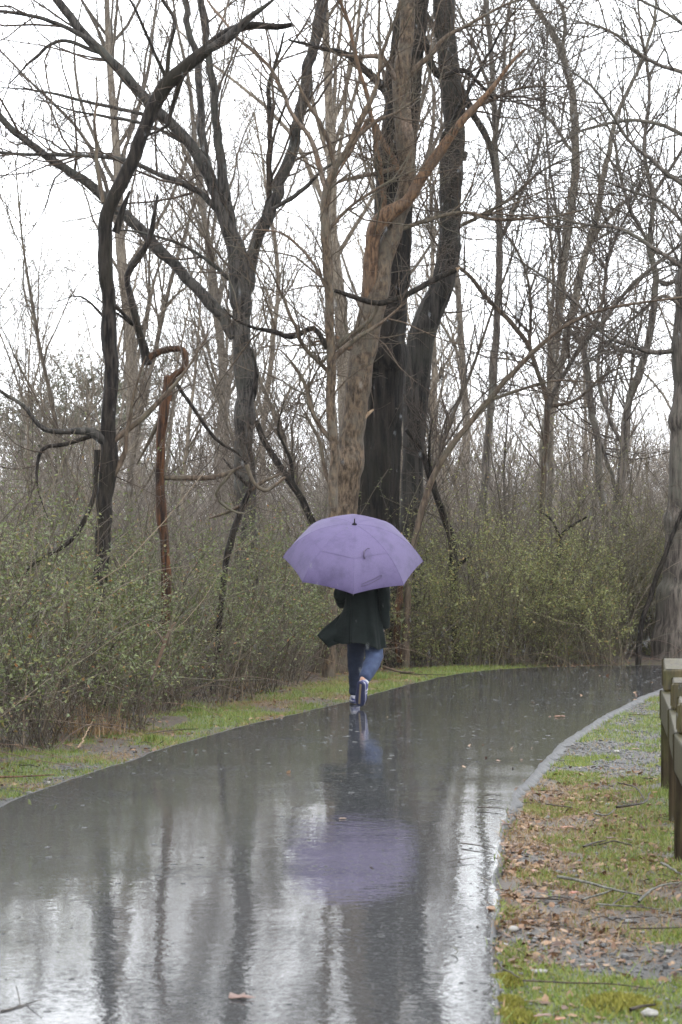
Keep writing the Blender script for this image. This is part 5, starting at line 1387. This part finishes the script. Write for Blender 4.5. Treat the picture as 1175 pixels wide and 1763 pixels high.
sleeve([(bx + 0.10, 0.0, 1.36, 0.075), (bx + 0.165, -0.01, 1.345, 0.082), (0.215, -0.05, 1.22, 0.068), (0.228, -0.07, 1.09, 0.060), (0.232, -0.055, 0.97, 0.054), (0.236, -0.01, 0.84, 0.048), (0.236, 0.005, 0.775, 0.045)]).build('sleeve', M['coat'], coat)
mb = MB()
a_ = np.linspace(0, 2 * np.pi, 24)
c = np.stack([O[0] + bx + 0.075 * np.cos(a_), O[1] + 0.015 + 0.07 * np.sin(a_), O[2] + 1.445 - 0.015 * np.sin(a_), np.full(24, 0.022)], 1)
limb(mb, c, 8, 0.05, 2, cap=False); mb.build('collar', M['coat'], coat)

# ------------------------------------------------------------------ umbrella
umb = thing('umbrella', O + UH, 'purple vented golf umbrella held tilted over the walker', 'umbrella')
RT = 0.69
E1 = norm(np.array([1, 0, 0]) - UN * UN[0]); E2 = np.cross(UN, E1)      # E2 points away from the camera, up
PHI0 = -math.pi / 2
def rib_r(s): return RT * np.sin(s * 1.16) / math.sin(1.16)
def rib_h(s): return 0.39 * (np.cos(s * 1.16) - math.cos(1.16)) / (1 - math.cos(1.16))
def canopy(s, k, u, lift=0.0):
    """point of gore k at s (0 apex .. 1 rim), u (0..1 across)"""
    p0, p1 = PHI0 + k * math.pi / 4, PHI0 + (k + 1) * math.pi / 4
    r, h = rib_r(s), rib_h(s)
    x = r * (np.cos(p0) * (1 - u) + np.cos(p1) * u); y = r * (np.sin(p0) * (1 - u) + np.sin(p1) * u)
    b = 4 * u * (1 - u)
    puff = 1 + 0.018 * b * np.sin(np.clip(s, 0, 1) * math.pi) - 0.015 * b * np.clip((s - 0.6) / 0.4, 0, 1) ** 2
    hh = h + 0.006 * b * s + lift + 0.004 * b * np.clip((s - 0.75) / 0.25, 0, 1) ** 2
    return O + UC + (x * puff)[..., None] * E1 + (y * puff)[..., None] * E2 + hh[..., None] * UN
def gore(k, s0, s1, lift, ns=14, nu=13):
    S_, U_ = np.meshgrid(np.linspace(s0, s1, ns), np.linspace(-0.006, 1.006, nu), indexing='ij')
    lf = lift if not callable(lift) else lift(S_, U_)
    v = canopy(S_, k, U_, lf)
    i = np.arange(ns * nu).reshape(ns, nu)
    f = np.stack([i[:-1, :-1], i[1:, :-1], i[1:, 1:], i[:-1, 1:]], -1).reshape(-1, 4)
    return MB().add(v, f)
for k in range(8):
    o = gore(k, 0.42, 1.0, 0.0).build('panel', M['umbrella'], umb)
    sd = o.modifiers.new('cloth', 'SOLIDIFY'); sd.thickness = 0.0025; sd.offset = -1
    o.modifiers.new('normals', 'WEIGHTED_NORMAL')
    o = gore(k, 0.03, 0.56, lambda S_, U_: 0.0018 + 0.002 * (4 * U_ * (1 - U_)) * np.clip((S_ - 0.2) / 0.36, 0, 1)).build('vent_panel', M['umbrella'], umb)
    sd = o.modifiers.new('cloth', 'SOLIDIFY'); sd.thickness = 0.0025; sd.offset = -1
    o.modifiers.new('normals', 'WEIGHTED_NORMAL')
for k in range(8):
    s_ = np.linspace(0.04, 1.012, 20)
    c = canopy(s_, k, np.zeros(20), -0.008)
    mb = MB(); limb(mb, np.hstack([c, np.full((20, 1), 0.0026)]), 6, 0, k); rb = mb.build('rib', M['metal'], umb)
    a_ = O + UC + UN * 0.10; b_ = canopy(np.array([0.5]), k, np.zeros(1), -0.012)[0]
    mb = MB(); limb(mb, np.array([[*a_, 0.0025], [*(a_ + b_) * 0.5, 0.0025], [*b_, 0.0025]]), 6, 0, k); mb.build('stretcher', M['metal'], rb)
    tp = canopy(np.array([1.0, 1.02]), k, np.zeros(2), 0.0)
    mb = MB(); limb(mb, np.hstack([np.vstack([tp[:1], (tp[:1] + tp[1:]) / 2, tp[1:]]), np.array([[0.004], [0.005], [0.003]])]), 6, 0, k); mb.build('tip', M['black'], rb)
for k in range(8):
    c = canopy(np.linspace(0.05, 0.99, 20), k, np.zeros(20), 0.0)
    c[:11] += UN * 0.0015
    mb = MB(); limb(mb, np.hstack([c, np.full((20, 1), 0.0017)]), 6, 0, k, cap=False); mb.build('seam', M['umbrella'], umb)
def rod(a, b_, r, k=10):
    mb = MB(); limb(mb, np.array([[*a, r[0]], [*((a + b_) / 2), (r[0] + r[1]) / 2], [*b_, r[1]]]), k, 0, 1); return mb
top = O + UA
rod(top + UN * 0.05, top - UN * 0.80, (0.006, 0.006)).build('shaft', M['metal'], umb)
rod(top - UN * 0.002, top + UN * 0.062, (0.0095, 0.006)).build('ferrule', M['black'], umb)
hp = [top - UN * q_ for q_ in (0.77, 0.80, 0.88, 0.92)]
mb = MB(); limb(mb, catmull(np.array([[*hp[0], 0.012], [*hp[1], 0.016], [*hp[2], 0.015], [*hp[3], 0.017]]), 0.01), 12, 0.02, 1); mb.build('handle', M['black'], umb)
mb = MB(); limb(mb, np.array([[*(O + UC + UN * 0.13), 0.012], [*(O + UC + UN * 0.10), 0.014], [*(O + UC + UN * 0.07), 0.012]]), 10, 0, 1); mb.build('runner', M['black'], umb)
# tie strap lying on the cloth, and its press-stud tab sticking out of the vent
def ribbon(sk, k, w, name, mat, lift=0.006):
    pts = np.array([canopy(np.array([s]), k, np.array([u]), lf)[0] for s, u, lf in sk])
    c = catmull(np.hstack([pts, np.full((len(pts), 1), w)]), 0.008)
    mb = MB(); limb(mb, c, 6, 0.1, 3); return mb.build(name, mat, umb)
ribbon([(0.50, 0.33, 0.022), (0.535, 0.30, 0.036), (0.57, 0.28, 0.024), (0.59, 0.30, 0.012)], 0, 0.0075, 'tab', M['strap'])
ribbon([(0.52, 0.34, 0.034), (0.50, 0.42, 0.04), (0.50, 0.5, 0.034)], 0, 0.004, 'tab', M['strap'])
ribbon([(0.905, 0.17, 0.004), (0.885, 0.30, 0.005), (0.87, 0.42, 0.006), (0.85, 0.52, 0.007), (0.835, 0.60, 0.005), (0.862, 0.60, 0.005), (0.895, 0.46, 0.004), (0.925, 0.28, 0.003), (0.93, 0.16, 0.003)], 0, 0.0028, 'strap', M['strap'])

# ------------------------------------------------------------------ rain
rg = np.random.default_rng(801)
M['rain'] = plain('rain water', (0.4, 0.42, 0.43), 0.15)
M['rain'].node_tree.nodes['Principled BSDF'].inputs['Transmission Weight'].default_value = 0.6
M['rain'].node_tree.nodes['Principled BSDF'].inputs['IOR'].default_value = 1.33
M['ripple'] = plain('rippled water', (0.03, 0.03, 0.03), 0.05, 0.5)
n_ = 750; u = rg.random(n_)
k = rg.integers(2 * 48, len(Lc) - 4 * 48, n_)
sp_ = Lc[k] * (1 - u)[:, None] + Rc[k] * u[:, None]
spz = path_z(sp_[:, 0], sp_[:, 1], u)
mb = MB()
aa = np.linspace(0, 2 * np.pi, 15)
rr = (0.004 + 0.016 * rg.random(n_) ** 2)[:, None]
ring = np.stack([sp_[:, :1] + rr * np.cos(aa), sp_[:, 1:] + rr * np.sin(aa), np.repeat(spz[:, None], 15, 1) + 0.0004], -1)
tubes_flat = np.repeat((rr * 0.09 + 0.0005), 15, 1)
nr_ = np.stack([np.cos(aa), np.sin(aa), 0 * aa], -1)[None]
prof_ = [(-1.0, -0.0016), (-0.45, 0.0006), (0.0, 0.0015), (0.45, 0.0006), (1.0, -0.0016)]
v = np.stack([ring + nr_ * (tubes_flat * o_)[..., None] + np.array([0, 0, h_]) for o_, h_ in prof_], 2)
i5 = np.arange(n_ * 15 * 5).reshape(n_, 15, 5)
mb.add(v, np.stack([i5[:, :-1, :-1], i5[:, 1:, :-1], i5[:, 1:, 1:], i5[:, :-1, 1:]], -1).reshape(-1, 4))
tag(mb.build('rain_ripples', M['ripple']), 'small rings where raindrops strike the wet path', kind='stuff')
n_ = 1100
Y = rg.uniform(5, 30, n_) ; px = rg.uniform(-40, 1215, n_); py = rg.uniform(-40, 1700, n_)
p = np.stack([(px - CX) / F * Y, Y, EYE - (py - HZ) / F * Y], 1); p = p[p[:, 2] > 0.05]
n_ = len(p); ln = rg.uniform(0.010, 0.018, n_)
dv = np.array([0.10, 0, -1]); dv = dv / np.linalg.norm(dv)
pts = p[:, None] + dv * (ln[:, None] * np.linspace(-0.5, 0.5, 4)[None])[..., None]
mb = MB(); tubes(mb, pts, np.tile([0.0002, 0.0006, 0.0008, 0.0003], (n_, 1)), 5)
tag(mb.build('rain', M['rain']), 'falling raindrops', kind='stuff')

# ------------------------------------------------------------------ rain haze
HAZE = 0.0002
if HAZE:
    x0, x1, y0, y1, z0, z1 = -290, 290, -75, 290, -1.3, 32
    v = [(x, y, z) for z in (z0, z1) for x, y in ((x0, y0), (x1, y0), (x1, y1), (x0, y1))]
    f = [(0, 3, 2, 1), (4, 5, 6, 7), (0, 1, 5, 4), (1, 2, 6, 5), (2, 3, 7, 6), (3, 0, 4, 7)]
    hm = bpy.data.materials.new('rain haze'); hm.use_nodes = True
    hn = hm.node_tree.nodes; hn.clear()
    o_ = hn.new("ShaderNodeOutputMaterial"); pv = hn.new("ShaderNodeVolumePrincipled")
    pv.inputs['Color'].default_value = (0.93, 0.95, 0.97, 1); pv.inputs['Density'].default_value = HAZE; pv.inputs['Anisotropy'].default_value = 0.0
    hm.node_tree.links.new(pv.outputs[0], o_.inputs['Volume'])
    tag(MB().add(v, f).build('haze', hm, smooth=False), 'thin grey rain haze in the air', kind='stuff')
